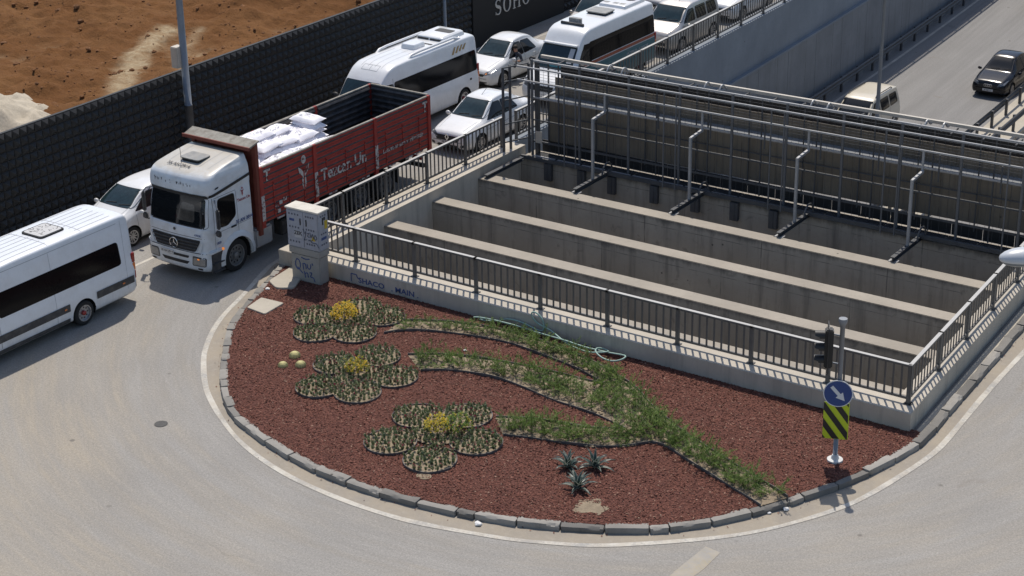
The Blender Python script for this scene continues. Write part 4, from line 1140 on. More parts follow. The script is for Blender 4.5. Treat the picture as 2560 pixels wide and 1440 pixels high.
SL = ['feathery green shrub on the uppermost stem of the planted flower', 'feathery green shrub on the middle stem of the planted flower', 'feathery green shrub on the lowest stem of the planted flower', 'feathery green shrub on the thick diagonal trunk of the planted flower']
rp = random.Random(9)
dens = [62, 84, 48, 72]
for k, S in enumerate(STEMS):
    lo = np.min(S, 0); hi = np.max(S, 0); n = 0; t_ = 0; used = []
    while n < dens[k] and t_ < 9000:
        t_ += 1
        p = (rp.uniform(lo[0], hi[0]), rp.uniform(lo[1], hi[1]))
        if not all(inside([(p[0] + ex, p[1] + ey) for ex, ey in ((0, 0), (.16, 0), (-.16, 0), (0, .13), (0, -.16))], S)): continue
        if k < 3 and inside([p], STEMS[3])[0]: continue
        if k == 3 and p[0] > 9.9 and rp.random() < .75: continue
        if any(hypot(p[0] - u[0], p[1] - u[1]) < .19 for u in used): continue
        used.append(p); n += 1
        o_ = link('feathery_shrub', rp.choice(FE), None, (p[0], p[1], .15), (rp.uniform(-.1, .1), rp.uniform(-.1, .1), rp.uniform(0, 6.28)))
        s_ = rp.uniform(.48, .86) * (.8 if k == 0 and p[0] < 0 else 1) * (.95 if k == 3 else .9); o_.scale = (s_, s_, s_ * rp.uniform(.8, 1.55))
        tag(o_, SL[k], 'shrub', 'feathery shrubs on the %s' % ('trunk' if k == 3 else STEMN[k] + ' stem'))
# dry tufts and clods in the stems
m = MB()
for S in STEMS:
    lo = np.min(S, 0); hi = np.max(S, 0); P_ = rng.uniform(lo, hi, (900, 2)); P_ = P_[inside(P_, np.array(S))][:420]
    for p in P_:
        v_, f_ = RK[int(rng.integers(6))]; s_ = float(rng.uniform(.015, .05)); m.add([(p[0] + s_ * q[0], p[1] + s_ * q[1], .16 + s_ * (q[2] * .6 + .2)) for q in v_], f_)
tag(m.build('soil_crumbs', 'bed_soil'), 'pale soil crumbs between the shrubs of the planted flower', 'soil', kind='stuff')
def seedling(seed):
    r = random.Random(seed); bl = []; red = seed % 3 == 2
    for k in range(11):
        a = r.uniform(0, 6.28); h = r.uniform(.06, .17); l = r.uniform(.03, .085)
        b = Vector((r.uniform(-.025, .025), r.uniform(-.025, .025), h * .3)); q = Vector((cos(a) * l, sin(a) * l, h))
        bl.append(([b, b.lerp(q, .6) + Vector((0, 0, .02)), q], r.uniform(.03, .055), 1 if red and k % 2 else 0, r.random()))
    bl.append(([Vector((0, 0, 0)), Vector((0, 0, .06)), Vector((.005, 0, .1))], .012, 1, .2))
    if seed in (2, 5): bl.append(([Vector((0, 0, .13)), Vector((.02, .01, .16)), Vector((.05, 0, .15))], .05, 2, .5))
    return plant_mesh('seedling', bl, ['leaf_seedling', 'leaf_reddish', 'petal_red'])
SD = [seedling(k) for k in range(7)]
SDV = [([v.co.copy() for v in me.vertices], [tuple(p.vertices) for p in me.polygons], [p.material_index for p in me.polygons]) for me in SD]
allp = []
for k, fl in enumerate(FL):
    for j, p in enumerate(fl['p'] + [fl['c']]):
        pts = []
        for t_ in range(1500):
            a, rr = rp.uniform(0, 6.28), fl['r'] * .95 * sqrt(rp.random()); q = (p[0] + rr * cos(a), p[1] + rr * sin(a))
            if all(hypot(q[0] - u[1][0], q[1] - u[1][1]) > .108 for u in allp[-420:]) and hypot(q[0] - fl['c'][0], q[1] - fl['c'][1]) > .22:
                allp.append((k, q)); pts.append(q)
            if len(pts) > 88: break
ind = set()
for k in range(3):
    ids = [i for i, a in enumerate(allp) if a[0] == k]; rp.shuffle(ids); ind |= set(ids[:100])
V_, F_, mi_, tn_ = [], [], [], []
for i, (k, q) in enumerate(allp):
    z = .185; v = rp.randrange(7); rz = rp.uniform(0, 6.28); s_ = rp.uniform(.72, 1.12)
    if i in ind:
        o_ = link('seedling', SD[v], None, (q[0], q[1], z), (0, 0, rz)); o_.scale = (s_,) * 3
        tag(o_, 'small leafy seedling planted in the ' + BN[k], 'seedling', 'seedlings in the ' + BN[k])
    else:
        b = len(V_); vs, fs, ms = SDV[v]; Mx = Matrix.Translation((q[0], q[1], z)) @ Matrix.Rotation(rz, 4, 'Z') @ Matrix.Scale(s_, 4)
        V_ += [tuple(Mx @ c_) for c_ in vs]; F_ += [tuple(x + b for x in f) for f in fs]; mi_ += ms; t0 = rp.random(); tn_ += [t0] * len(vs)
me = bpy.data.meshes.new('seedlings'); me.from_pydata(V_, [], F_)
for kx in ('leaf_seedling', 'leaf_reddish', 'petal_red'): me.materials.append(MT(kx))
me.polygons.foreach_set('material_index', mi_); me.attributes.new('tone', 'FLOAT', 'POINT').data.foreach_set('value', tn_)
tag(link('seedlings', me), 'remaining small seedlings filling the flower-shaped beds', 'seedlings', kind='stuff')
def bush(seed, mats, n=230, R=.34, H=.52):
    r = random.Random(seed); bl = []
    for k in range(9):
        a = r.uniform(0, 6.28); bl.append(([Vector((0, 0, 0)), Vector((cos(a) * .08, sin(a) * .08, H * .4)), Vector((cos(a) * R * .7, sin(a) * R * .7, H * .8))], .018, 2, .3))
    for k in range(n):
        a = r.uniform(0, 6.28); rr = R * sqrt(r.random()); h = H * (.25 + .75 * r.random() * sqrt(max(0.05, 1 - (rr / R) ** 2)))
        p = Vector((cos(a) * rr, sin(a) * rr, h)); b = r.uniform(0, 6.28); l = r.uniform(.04, .085)
        bl.append(([p, p + Vector((cos(b) * l * .5, sin(b) * l * .5, l * .5)), p + Vector((cos(b) * l, sin(b) * l, l * r.uniform(.1, .9)))], r.uniform(.035, .06), 0 if r.random() < .75 else 1, r.random()))
    return plant_mesh('foliage', bl, mats)
for k, (fl, mt, lab) in enumerate(zip(FL, (['leaf_yellow', 'leaf_yellowgreen', 'stem_brown'], ['leaf_yellowgreen', 'leaf_yellow', 'stem_brown'], ['leaf_yellowgreen', 'leaf_yellow', 'stem_brown']), ('bright yellow-leaved shrub in the middle of the uppermost flower bed', 'yellow-green shrub in the middle of the bed near the cacti', 'yellow and green shrub in the middle of the lowest flower bed'))):
    c = fl['c']; o_ = tag(link('yellow_shrub', bush(k + 3, mt, 340 if k == 0 else 200, .42 if k == 0 else .33, .55), None, (c[0] - .02, c[1], .18)), lab, 'shrub', 'yellow shrubs in the flower beds')
    if k == 2: tag(link('green_shrub', bush(21, ['leaf_feather', 'leaf_yellowgreen', 'stem_brown'], 200, .36, .55), None, (c[0] + .42, c[1] + .28, .18)), 'dark green shrub beside the yellow one in the lowest flower bed', 'shrub')
    if k == 1: tag(link('green_shrub', bush(22, ['leaf_seedling', 'leaf_yellowgreen', 'stem_brown'], 120, .28, .4), None, (c[0] - .42, c[1] + .05, .18)), 'dull green shrub beside the yellow one in the middle flower bed', 'shrub')
# agaves
def agave(loc, seed, label):
    r = random.Random(seed); a0 = thing('agave', label, 'agave', loc, r.uniform(0, 6), 'agaves on the mulch')
    for k in range(17):
        a = k * 2.4 + r.uniform(-.2, .2); el = radians(82 - 66 * (k / 16)) + r.uniform(-.08, .08); L = r.uniform(.42, .54) * (.95 if k < 5 else 1); w = .058
        pts = []; 
        for t in np.linspace(0, 1, 6):
            e = el - .35 * t * t; pts.append(Vector((cos(a) * L * t * cos(e), sin(a) * L * t * cos(e), L * t * sin(e) + .03)))
        sd = Vector((-sin(a), cos(a), 0)); nr = Vector((-cos(a) * sin(el), -sin(a) * sin(el), cos(el)))
        vs = []; fs = []
        for i, p in enumerate(pts):
            ww = w * (1 - (i / 5) ** 2) + .002
            vs += [p - sd * ww + nr * .018, p - sd * ww * .74 + nr * .006, p, p + sd * ww * .74 + nr * .006, p + sd * ww + nr * .018]
        m = MB()
        for i in range(5):
            for q in range(4): m.add([vs[i * 5 + q], vs[i * 5 + q + 1], vs[i * 5 + q + 6], vs[i * 5 + q + 5]], [(0, 1, 2, 3)], 1 if q in (0, 3) else 0)
        m.build('leaf', ['leaf_agave', 'leaf_agave_edge'], a0)
agave((5.84, -3.08, .14), 1, 'spiky grey-green agave, the left one of the upper pair')
agave((6.37, -2.73, .14), 2, 'spiky grey-green agave, the right one of the upper pair')
agave((6.58, -3.81, .14), 3, 'spiky grey-green agave standing below the pair of agaves')
# cacti
for k, (x, y, r_) in enumerate(((-3.73, -1.8, .16), (-3.61, -2.43, .14), (-3.22, -2.16, .15))):
    m = MB(); nr = 22; vs = []; fs = []
    for i in range(9):
        ph = -pi * .3 + pi * .8 * i / 8
        for j in range(nr * 2):
            rr = r_ * cos(ph) * (1 if j % 2 else .86); w = pi * j / nr; vs.append((rr * cos(w), rr * sin(w), r_ * (sin(ph) + .55)))
    for i in range(8):
        for j in range(nr * 2): l = (j + 1) % (nr * 2); fs.append((i * nr * 2 + j, i * nr * 2 + l, (i + 1) * nr * 2 + l, (i + 1) * nr * 2 + j))
    fs.append(tuple(8 * nr * 2 + j for j in range(nr * 2)))
    m.add(vs, fs); o_ = m.build('barrel_cactus', 'cactus', loc=(x, y, .11)); o_.scale = (1, 1, .78)
    tag(o_, ('round yellow barrel cactus at the top of the group of three', 'round yellow barrel cactus nearest the left kerb', 'round yellow barrel cactus nearest the middle flower bed')[k], 'cactus', 'barrel cacti on the mulch')
# hose
H1 = [(-.94, 2.54), (-.19, 2.63), (.53, 2.76), (1.23, 2.7), (1.97, 2.56), (2.68, 2.46), (3.21, 2.62), (3.72, 2.7), (4.01, 2.59), (4.04, 2.38), (3.82, 2.24), (3.45, 2.23), (3.13, 2.39), (3.07, 2.64), (3.22, 2.8), (3.42, 2.69), (3.34, 2.4)]
H2 = [(3.2, 2.36), (2.89, 2.36), (2.15, 2.5), (1.56, 2.79), (1.23, 3.02), (.95, 3.25), (.76, 3.61), (.91, 3.7), (1.19, 3.4), (1.21, 2.94), (1.05, 2.77), (.42, 2.92), (-.07, 2.95), (-.37, 2.72), (-.7, 2.5)]
P_ = smooth_path(H1 + H2, 2)
o_ = MB().tube([(p[0], min(p[1] + .08, 2.94), .3 + .04 * sin(i * .4) + (max(0, p[1] - 2.86) * .55)) for i, p in enumerate(P_)], .024, 6).build('garden_hose', 'hose', smooth=True)
tag(o_, 'pale green garden hose looped over the mulch below the railing', 'hose')
# litter
def crumple(x, y, s_, seed, label, z=.01):
    v_, f_ = rock(s_, seed, 2); o2 = MB().add([(p[0], p[1], p[2] * .5 + s_ * .3) for p in v_], f_).build('paper_scrap', 'paper', loc=(x, y, z))
    tag(o2, label, 'litter', 'paper litter')
crumple(10.98, -1.85, .07, 1, 'crumpled white paper in the gutter below the traffic light')
crumple(10.72, -2.2, .05, 2, 'small pinkish scrap left of the crumpled paper in the gutter')
crumple(5.42, -6.2, .09, 3, 'flat white scrap at the front kerb foot')
crumple(-7.42, 1.32, .07, 4, 'white scrap on the mulch between the two concrete slabs', .15)
crumple(-.05, .95, .045, 5, 'tiny white scrap on the mulch above the middle stem', .16)
# ================================================================== vehicles (all face -y, origin at the middle of the front bumper)
def pchip(x, Y, xq):
    x = np.asarray(x, float); Y = np.asarray(Y, float); h = np.diff(x); d = np.diff(Y, axis=0) / h.reshape(-1, *([1] * (Y.ndim - 1)))
    m = np.zeros_like(Y); m[0], m[-1] = d[0], d[-1]
    for i in range(1, len(x) - 1):
        a, b = d[i - 1], d[i]; w1, w2 = 2 * h[i] + h[i - 1], h[i] + 2 * h[i - 1]
        with np.errstate(divide='ignore', invalid='ignore'):
            hm = (w1 + w2) / (w1 / a + w2 / b)
        m[i] = np.where(a * b > 0, hm, 0)
    k = np.clip(np.searchsorted(x, xq, side='right') - 1, 0, len(x) - 2)
    sh = (-1,) + (1,) * (Y.ndim - 1)
    H = h[k].reshape(sh); t = ((xq - x[k]) / h[k]).reshape(sh)
    return (1 + 2 * t) * (1 - t) ** 2 * Y[k] + t * (1 - t) ** 2 * H * m[k] + t * t * (3 - 2 * t) * Y[k + 1] + t * t * (t - 1) * H * m[k + 1]
def prof(zb, wb, zs, ws, zt, wt, bow=.02):
    return [(wb * .93, zb), (wb, zb + .09), (max(wb, ws) + bow, zb + (zs - zb) * .55), (ws, zs), (wt, zs + (zt - zs) * .8), (wt - .055, zs + (zt - zs) * .965), (wt * .55, zt + .012), (0, zt + .02)]
def arch_cut(me_v, me_f, arches, W):
    V_ = [Vector(v) for v in me_v]; keep = []
    for f in me_f:
        dead = False
        for (yw, zw, R) in arches:
            if all(abs(V_[i].x) > W * .45 and (V_[i].y - yw) ** 2 + (V_[i].z - zw) ** 2 < R * R for i in f): dead = True
        if not dead: keep.append(f)
    for i, v in enumerate(V_):
        for (yw, zw, R) in arches:
            d = hypot(v.y - yw, v.z - zw)
            if abs(v.x) > W * .45 and d < R:
                if d < 1e-5: continue
                v.y = yw + (v.y - yw) * R / d; v.z = zw + (v.z - zw) * R / d
                if v.z < .12: v.z = .12
    return [tuple(v) for v in V_], keep
class Body:
    def __init__(s, V_, F_):
        s.bvh = BVHTree.FromPolygons(V_, F_)
    def cast(s, ax, a, b, off):
        o, d = {'+x': ((5, a, b), (-1, 0, 0)), '-x': ((-5, a, b), (1, 0, 0)), 'front': ((a, -4, b), (0, 1, 0)), 'rear': ((a, 30, b), (0, -1, 0)), 'top': ((a, b, 8), (0, 0, -1))}[ax]
        h = s.bvh.ray_cast(Vector(o), Vector(d))
        if h[0] is None:
            return None
        n = h[1]
        if n.dot(Vector(d)) > 0: n = -n
        return h[0] + n * off
    def decal(s, name, outline, ax, mt, par, off=.006, rings=3, step=.09):
        P_ = []
        for i in range(len(outline)):
            p, q = outline[i], outline[(i + 1) % len(outline)]; L = hypot(q[0] - p[0], q[1] - p[1]); n = max(1, int(L / step))
            P_ += [(p[0] + (q[0] - p[0]) * k / n, p[1] + (q[1] - p[1]) * k / n) for k in range(n)]
        c = (sum(p[0] for p in P_) / len(P_), sum(p[1] for p in P_) / len(P_)); n = len(P_)
        big = max(hypot(p[0] - c[0], p[1] - c[1]) for p in P_); rings = max(1, min(14, int(big / .1)))
        vs = []; last = None
        for r in range(rings + 1):
            f = 1 - r / (rings + .001) if r < rings else 0.0
            for p in (P_ if r < rings else [c]):
                q = s.cast(ax, c[0] + (p[0] - c[0]) * f, c[1] + (p[1] - c[1]) * f, off)
                if q is None:
                    q = last
                    if q is None: q = Vector((0, 0, 0))
                vs.append(q); last = q
        fs = []
        for r in range(rings - 1):
            for k in range(n): l = (k + 1) % n; fs.append((r * n + k, r * n + l, (r + 1) * n + l, (r + 1) * n + k))
        for k in range(n): fs.append(((rings - 1) * n + k, (rings - 1) * n + (k + 1) % n, rings * n))
        o = MB().add(vs, fs).build(name, mt, par, True, fix=False)
        # turn faces outward
        me = o.data; dirv = {'+x': (1, 0, 0), '-x': (-1, 0, 0), 'front': (0, -1, 0), 'rear': (0, 1, 0), 'top': (0, 0, 1)}[ax]
        if sum((p.normal.dot(Vector(dirv)) * p.area for p in me.polygons)) < 0: me.flip_normals()
        return o
    def window(s, name, poly, ax, par, mt='glass', r=.06, frame=.02, off=.007):
        w = s.decal(name, rpoly(poly, r), ax, mt, par, off)
        c = (sum(p[0] for p in poly) / len(poly), sum(p[1] for p in poly) / len(poly))
        ex = []
        for p in poly:
            d = Vector((p[0] - c[0], p[1] - c[1])); d2 = d * (1 + frame * 1.6 / max(.1, d.length)); ex.append((c[0] + d2.x, c[1] + d2.y))
        s.decal('seal', rpoly(ex, r * 1.2), ax, 'trim_black', w, off * .45)
        return w
    def seam(s, pts, ax, mt, par, wd=.012, off=.004, name='seam'):
        P_ = resample(pts, step=.1); Q = offset_path(P_, wd / 2); R_ = offset_path(P_, -wd / 2)
        A = [s.cast(ax, *p, off) for p in Q]; B = [s.cast(ax, *p, off) for p in R_]
        ok = [i for i in range(len(A)) if A[i] is not None and B[i] is not None]
        if len(ok) < 2: return
        m = MB(); m.strip([A[i] for i in ok], [B[i] for i in ok]); return m.build(name, mt, par)
def loft(stations, arches, W, ny=None, seg=5):
    y = np.array([s_[0] for s_ in stations]); C = np.array([prof(*s_[1:]) for s_ in stations])
    ny = ny or int((y[-1] - y[0]) / .055)
    yq = np.unique(np.r_[np.linspace(y[0], y[-1], ny), y]); D = pchip(y, C, yq)
    K = C.shape[1]; tq = np.linspace(0, K - 1, (K - 1) * seg + 1)
    rows = []
    for r in range(len(yq)): rows.append(pchip(np.arange(K, dtype=float), D[r], tq))
    T = len(tq); V_ = []; F_ = []; M2 = 2 * T - 1
    for r, row in enumerate(rows):
        V_ += [(p[0], yq[r], p[1]) for p in row] + [(-p[0], yq[r], p[1]) for p in row[-2::-1]]
    for r in range(len(yq) - 1):
        a, b = r * M2, (r + 1) * M2
        for k in range(M2 - 1): F_.append((a + k, a + k + 1, b + k + 1, b + k))
        F_.append((a + M2 - 1, a, b, b + M2 - 1))
    for k in range(T - 1):
        m = M2 - 1 - k
        if m - 1 > k: 
            F_.append((k + 1, k, m, m - 1)) if m - 1 != k + 1 else F_.append((k + 1, k, m))
            e = (len(yq) - 1) * M2
            F_.append((e + k, e + k + 1, e + m - 1, e + m)) if m - 1 != k + 1 else F_.append((e + k, e + k + 1, e + m))
    full = Body(V_, F_)
    return full, arch_cut(V_, F_, arches, W)
_WH = {}
def wheel_meshes(R, wd, kind):
    k = (R, wd, kind)
    if k in _WH: return _WH[k]
    t = MB().lathe([(R * .62, -wd / 2), (R * .9, -wd / 2), (R * .985, -wd * .38), (R, -wd * .2), (R, wd * .2), (R * .985, wd * .38), (R * .9, wd / 2), (R * .62, wd / 2)], 28, 'x', cap=False).mesh('wheel', 'rubber', True, 40)
    r = MB(); x0 = wd / 2 - .02
    mt = ['rim_silver', 'trim_black', 'tail_red'] if kind != 'steel' else ['rim_steel', 'trim_black', 'rim_steel']
    r.lathe([(R * .66, x0 + .022), (R * .6, x0 + .02), (R * .58, x0 - .05), (.0, x0 - .06)], 28, 'x', cap=False, m=0 if kind in ('steel', 'hub') else 1)
    n = {'alloy': 10, 'hub': 9, 'steel': 10}[kind]
    if kind == 'alloy':
        for q in range(n):
            a = 2 * pi * q / n; r.bar((x0 - .01, .02 * cos(a), .02 * sin(a)), (x0, R * .62 * cos(a), R * .62 * sin(a)), R * .09, .035, 0)
        r.lathe([(R * .67, x0 + .02), (R * .67, x0 + .028), (R * .58, x0 + .024), (R * .58, x0 + .0)], 28, 'x', m=0, cap=False)
        r.lathe([(.0, x0 + .02), (R * .14, x0 + .012), (R * .16, x0 - .02)], 12, 'x', m=0)
    else:
        for q in range(n):
            a = 2 * pi * q / n; r.lathe([(.0, x0 - .046), (R * .065, x0 - .046)], 8, 'x', (0, R * .43 * cos(a), R * .43 * sin(a)), 1)
            if kind == 'steel': r.lathe([(R * .03, x0 - .05), (R * .03, x0 - .02), (0, x0 - .02)], 6, 'x', (0, R * .3 * cos(a + .3), R * .3 * sin(a + .3)), 0)
        r.lathe([(R * .2, x0 - .05), (R * .19, x0 + .01), (R * .12, x0 + .03), (0, x0 + .03)], 14, 'x', m=2)
    rm = r.mesh('rim', mt, True, 35)
    _WH[k] = (t, rm); return _WH[k]
def wheels(par, specs, R, wd, kind):
    t, rm = wheel_meshes(R, wd, kind)
    for (x, y, z) in specs:
        w = link('wheel', t, par, (x, y, z), (0, 0, 0 if x > 0 else pi)); link('rim', rm, w)
def wells(par, arches, W, z0=.16):
    for (y, z, R) in arches:
        for sx in (1, -1):
            m = MB(); n = 16; vs = []
            for xx in (W * .5 * .96, W * .5 * .45):
                for k in range(n + 1):
                    a = -.35 + (pi + .7) * k / n; vs.append((sx * xx, y + R * cos(a), z + R * sin(a)))
            fs = [(k, k + 1, n + 2 + k, n + 1 + k) for k in range(n)] + [tuple(n + 1 + k for k in range(n + 1))]
            m.add(vs, fs).build('wheel_well', 'trim_black', par)
def plate(par, body, txt, x, z, ax='front', w=.5, h=.11, y=None):
    p = body.cast(ax, x, z, .012); f = '-y' if ax == 'front' else '+y'
    if p is None: return
    b = MB().box((p.x, p.y, p.z), (w, .014, h)).build('number_plate', 'plate_white', par)
    dy = -.0085 if ax == 'front' else .0085
    text('plate_text', txt, .1, 'ink_black', f, (p.x, p.y + dy, p.z - .004), b, ext=.0008, bold=.002)
def mirror(par, x, y, z, mt, s=1.0):
    m = ellipsoid(.1 * s, .06 * s, .075 * s, 12, 8).build('mirror', mt, par, True); m.location = (x, y, z)
    MB().bar((-.1 * (1 if x > 0 else -1), .02, -.03), (0, .01, -.02), .04, .03).build('mirror_arm', 'trim_black', m)
    return m
def mk_thing(name, label, cat, loc, rz=0.0, group='vehicles queueing between hoarding and railing'):
    return thing(name, label, cat, loc, rz, group)

def car(name, label, loc, spec, paint_, rz=0.0, glass='glass_green', rim='alloy', group='vehicles queueing between hoarding and railing', cat='car'):
    t = thing(name, label, cat, loc, rz, group)
    st, ar, W = spec['st'], spec['ar'], spec['W']
    B, (V_, F_) = loft(st, ar, W)
    m = MB().add(V_, F_); m.build('body', paint_, t, True, 48, fix=True)
    wells(t, ar, W)
    L = st[-1][0]; R = ar[0][2] - .055
    MB().box((0, L / 2, .24), (W * .74, L * .86, .12)).build('underbody', 'trim_black', t)
    wheels(t, [(sx * (W / 2 - .1), y, R) for (y, z, r_) in ar for sx in (1, -1)], R, .2, rim)
    B.window('windscreen', spec['ws'], 'front', t, glass)
    if 'rw' in spec: B.window('rear_window', spec['rw'], 'rear', t, glass)
    for pl in spec['win']:
        for ax in ('+x', '-x'): B.window('side_window', pl, ax, t, 'glass')
    for pts in spec.get('seams', []):
        for ax in ('+x', '-x'): B.seam(pts, ax, 'seam', t, .009)
    for pts in spec.get('tseams', []): B.seam(pts, 'top', 'seam_soft' if paint_ not in ('navy_paint',) else 'trim_black', t, .012)
    for pl, mt, nm in spec['front']:
        B.decal(nm, rpoly(pl, .03), 'front', mt, t, .009)
        if nm == 'headlight' or nm == 'fog_recess': B.decal(nm, rpoly([(-x, z) for x, z in pl][::-1], .03), 'front', mt, t, .009)
    for pl, mt, nm in spec.get('rear', []):
        B.decal(nm, rpoly(pl, .03), 'rear', mt, t, .009); B.decal(nm, rpoly([(-x, z) for x, z in pl][::-1], .03), 'rear', mt, t, .009)
    if spec.get('plate'): plate(t, B, spec['plate'][0], 0, spec['plate'][1])
    my, mz, mx = spec['mirror']
    for sx in (1, -1): mirror(t, sx * mx, my, mz, paint_)
    for y_, z_ in spec.get('handles', []):
        for ax, sx in (('+x', 1), ('-x', -1)):
            p = B.cast(ax, y_, z_, .012)
            if p is not None: MB().box(p, (.02, .17, .028)).build('door_handle', paint_, t, bevel=.006)
    # wipers
    for x in (-.35, .2):
        a, b = B.cast('front', x, spec['ws'][0][1] + .03, .02), B.cast('front', x + .4, spec['ws'][0][1] + .07, .02)
        if a is not None and b is not None: MB().bar(a, b, .015, .015).build('wiper', 'trim_black', t)
    return t, B
def emblem(par, B, x, z, r, kind='ring', mt='chrome', ax='front'):
    p = B.cast(ax, x, z, .016) if not isinstance(B, Vector) else B
    m = MB()
    if kind == 'diamond':
        o = [(0, r * 1.3), (r * .9, 0), (0, -r * 1.3), (-r * .9, 0)]; i = [(a * .5, b * .55) for a, b in o]
        m.add([(a, -.02, b) for a, b in o] + [(a, -.025, b) for a, b in i] + [(a, .01, b) for a, b in o], [(k, (k + 1) % 4, 4 + (k + 1) % 4, 4 + k) for k in range(4)] + [((k + 1) % 4, k, 8 + k, 8 + (k + 1) % 4) for k in range(4)])
    elif kind == 'disc': m.lathe([(r, 0), (r, -.012), (0, -.014)], 20, 'y')
    elif kind == 'rings':
        for q in range(4): m.tube([(-r * 1.6 + q * r * 1.05 + r * .62 * cos(a), -.012, r * .62 * sin(a)) for a in np.linspace(0, 2 * pi, 17)[:-1]], r * .1, 5, closed=True)
    elif kind == 'star':
        m.tube([(r * cos(a), -.02, r * sin(a)) for a in np.linspace(0, 2 * pi, 33)[:-1]], r * .09, 6, closed=True)
        for q in range(3):
            a = pi / 2 + q * 2 * pi / 3; e = Vector((r * .96 * cos(a), -.02, r * .96 * sin(a))); n_ = Vector((-sin(a), 0, cos(a))) * r * .17
            m.add([n_ + Vector((0, -.02, 0)), -n_ + Vector((0, -.02, 0)), e, Vector((0, -.035, 0))], [(0, 2, 3), (2, 1, 3)])
    return m.build('emblem', mt, par, loc=p)

# ---- car shapes: y, zb, wb, zs, ws, zt, wt
SED = dict(W=1.74, ar=[(.86, .31, .37), (3.45, .31, .37)], plate=('35 EN 815', .44), mirror=(1.42, .98, .98),
    st=[(0, .4, .58, .52, .6, .6, .48), (.03, .28, .7, .58, .7, .7, .56), (.12, .22, .79, .65, .77, .79, .64), (.35, .19, .82, .72, .79, .86, .68), (.75, .18, .85, .82, .82, .95, .7), (1.12, .18, .86, .89, .83, 1.02, .7), (1.3, .18, .86, .9, .83, 1.1, .69), (1.75, .18, .86, .92, .83, 1.35, .62), (2.1, .18, .86, .93, .83, 1.475, .58), (2.6, .18, .86, .94, .83, 1.5, .57), (3.1, .18, .86, .96, .82, 1.44, .56), (3.5, .19, .86, .98, .81, 1.25, .58), (3.75, .2, .85, 1.0, .8, 1.1, .62), (4.1, .25, .83, .99, .78, 1.06, .62), (4.25, .32, .78, .92, .72, .98, .56), (4.32, .4, .66, .8, .6, .84, .5)],
    ws=[(-.7, 1.05), (.7, 1.05), (.57, 1.42), (-.57, 1.42)], rw=[(-.55, 1.13), (.55, 1.13), (.46, 1.4), (-.46, 1.4)],
    win=[[(1.36, 1.0), (2.35, 1.0), (2.35, 1.36), (1.98, 1.36)], [(2.42, 1.0), (3.25, 1.03), (2.95, 1.34), (2.42, 1.37)]],
    seams=[[(1.32, .98), (1.3, .4)], [(2.39, 1.4), (2.39, .35)], [(3.2, 1.0), (3.05, .5)], [(1.2, .7), (3.9, .78)]], handles=[(2.15, .86), (3.05, .88)], tseams=[[(-.52, .25), (-.62, 1.1)], [(.52, .25), (.62, 1.1)]],
    front=[([(-.46, .5), (.46, .5), (.56, .68), (-.56, .68)], 'trim_black', 'grille'), ([(-.5, .24), (.5, .24), (.42, .36), (-.42, .36)], 'trim_black', 'lower_grille'), ([(.42, .6), (.74, .68), (.79, .83), (.5, .74)], 'headlight', 'headlight'), ([(.54, .3), (.68, .32), (.7, .42), (.56, .4)], 'trim_black', 'fog_recess')])
def var(base, **k): d = dict(base); d.update(k); return d
def up(z): return 1.0 + (z - 1.0) * 1.22 if z > 1.0 else z
SED['st'] = [(a, b, c_, d_, e, up(f), g_) for a, b, c_, d_, e, f, g_ in SED['st']]
for k_ in ('ws', 'rw'): SED[k_] = [(x_, up(z_)) for x_, z_ in SED[k_]]
SED['win'] = [[(x_, up(z_)) for x_, z_ in q_] for q_ in SED['win']]
EGEA = var(SED, plate=('35 BNH 293', .4), front=[([(-.48, .56), (.48, .56), (.52, .66), (-.52, .66)], 'trim_black', 'grille'), ([(-.5, .24), (.5, .24), (.66, .36), (-.66, .36)], 'trim_black', 'lower_grille'), ([(.46, .58), (.74, .66), (.79, .8), (.54, .72)], 'headlight', 'headlight')])
MPV = var(SED, W=1.8, mirror=(1.25, 1.05, 1.0), plate=('35 UT 46', .42), ar=[(.88, .32, .38), (3.5, .32, .38)],
    st=[(0, .36, .6, .56, .62, .64, .5), (.04, .27, .74, .64, .74, .76, .6), (.15, .22, .78, .7, .76, .84, .64), (.4, .19, .86, .8, .82, .96, .7), (.8, .18, .88, .9, .86, 1.06, .72), (1.0, .18, .89, .95, .87, 1.14, .72), (1.5, .18, .89, .98, .87, 1.44, .66), (1.9, .18, .89, 1.0, .87, 1.6, .62), (2.5, .18, .89, 1.02, .87, 1.65, .61), (3.4, .18, .89, 1.03, .86, 1.62, .6), (3.9, .2, .88, 1.04, .84, 1.5, .6), (4.2, .24, .86, 1.03, .8, 1.2, .62), (4.32, .34, .78, .95, .7, 1.0, .56), (4.36, .42, .66, .8, .6, .85, .5)],
    ws=[(-.74, 1.16), (.74, 1.16), (.61, 1.55), (-.61, 1.55)], rw=[(-.55, 1.12), (.55, 1.12), (.5, 1.5), (-.5, 1.5)],
    win=[[(1.15, 1.07), (2.3, 1.08), (2.3, 1.48), (1.85, 1.47)], [(2.38, 1.08), (3.4, 1.1), (3.3, 1.48), (2.38, 1.5)], [(3.5, 1.12), (3.95, 1.16), (3.75, 1.42), (3.45, 1.46)]],
    front=[([(-.4, .6), (.4, .6), (.46, .68), (-.46, .68)], 'trim_black', 'grille'), ([(-.55, .28), (.55, .28), (.5, .44), (-.5, .44)], 'trim_black', 'lower_grille'), ([(.46, .66), (.7, .72), (.76, .88), (.58, .82)], 'headlight', 'headlight')],
    seams=[[(1.12, 1.05), (1.15, .4)], [(2.34, 1.5), (2.34, .35)], [(3.45, 1.08), (3.2, .5)]], handles=[(2.1, .92), (3.15, .94)])
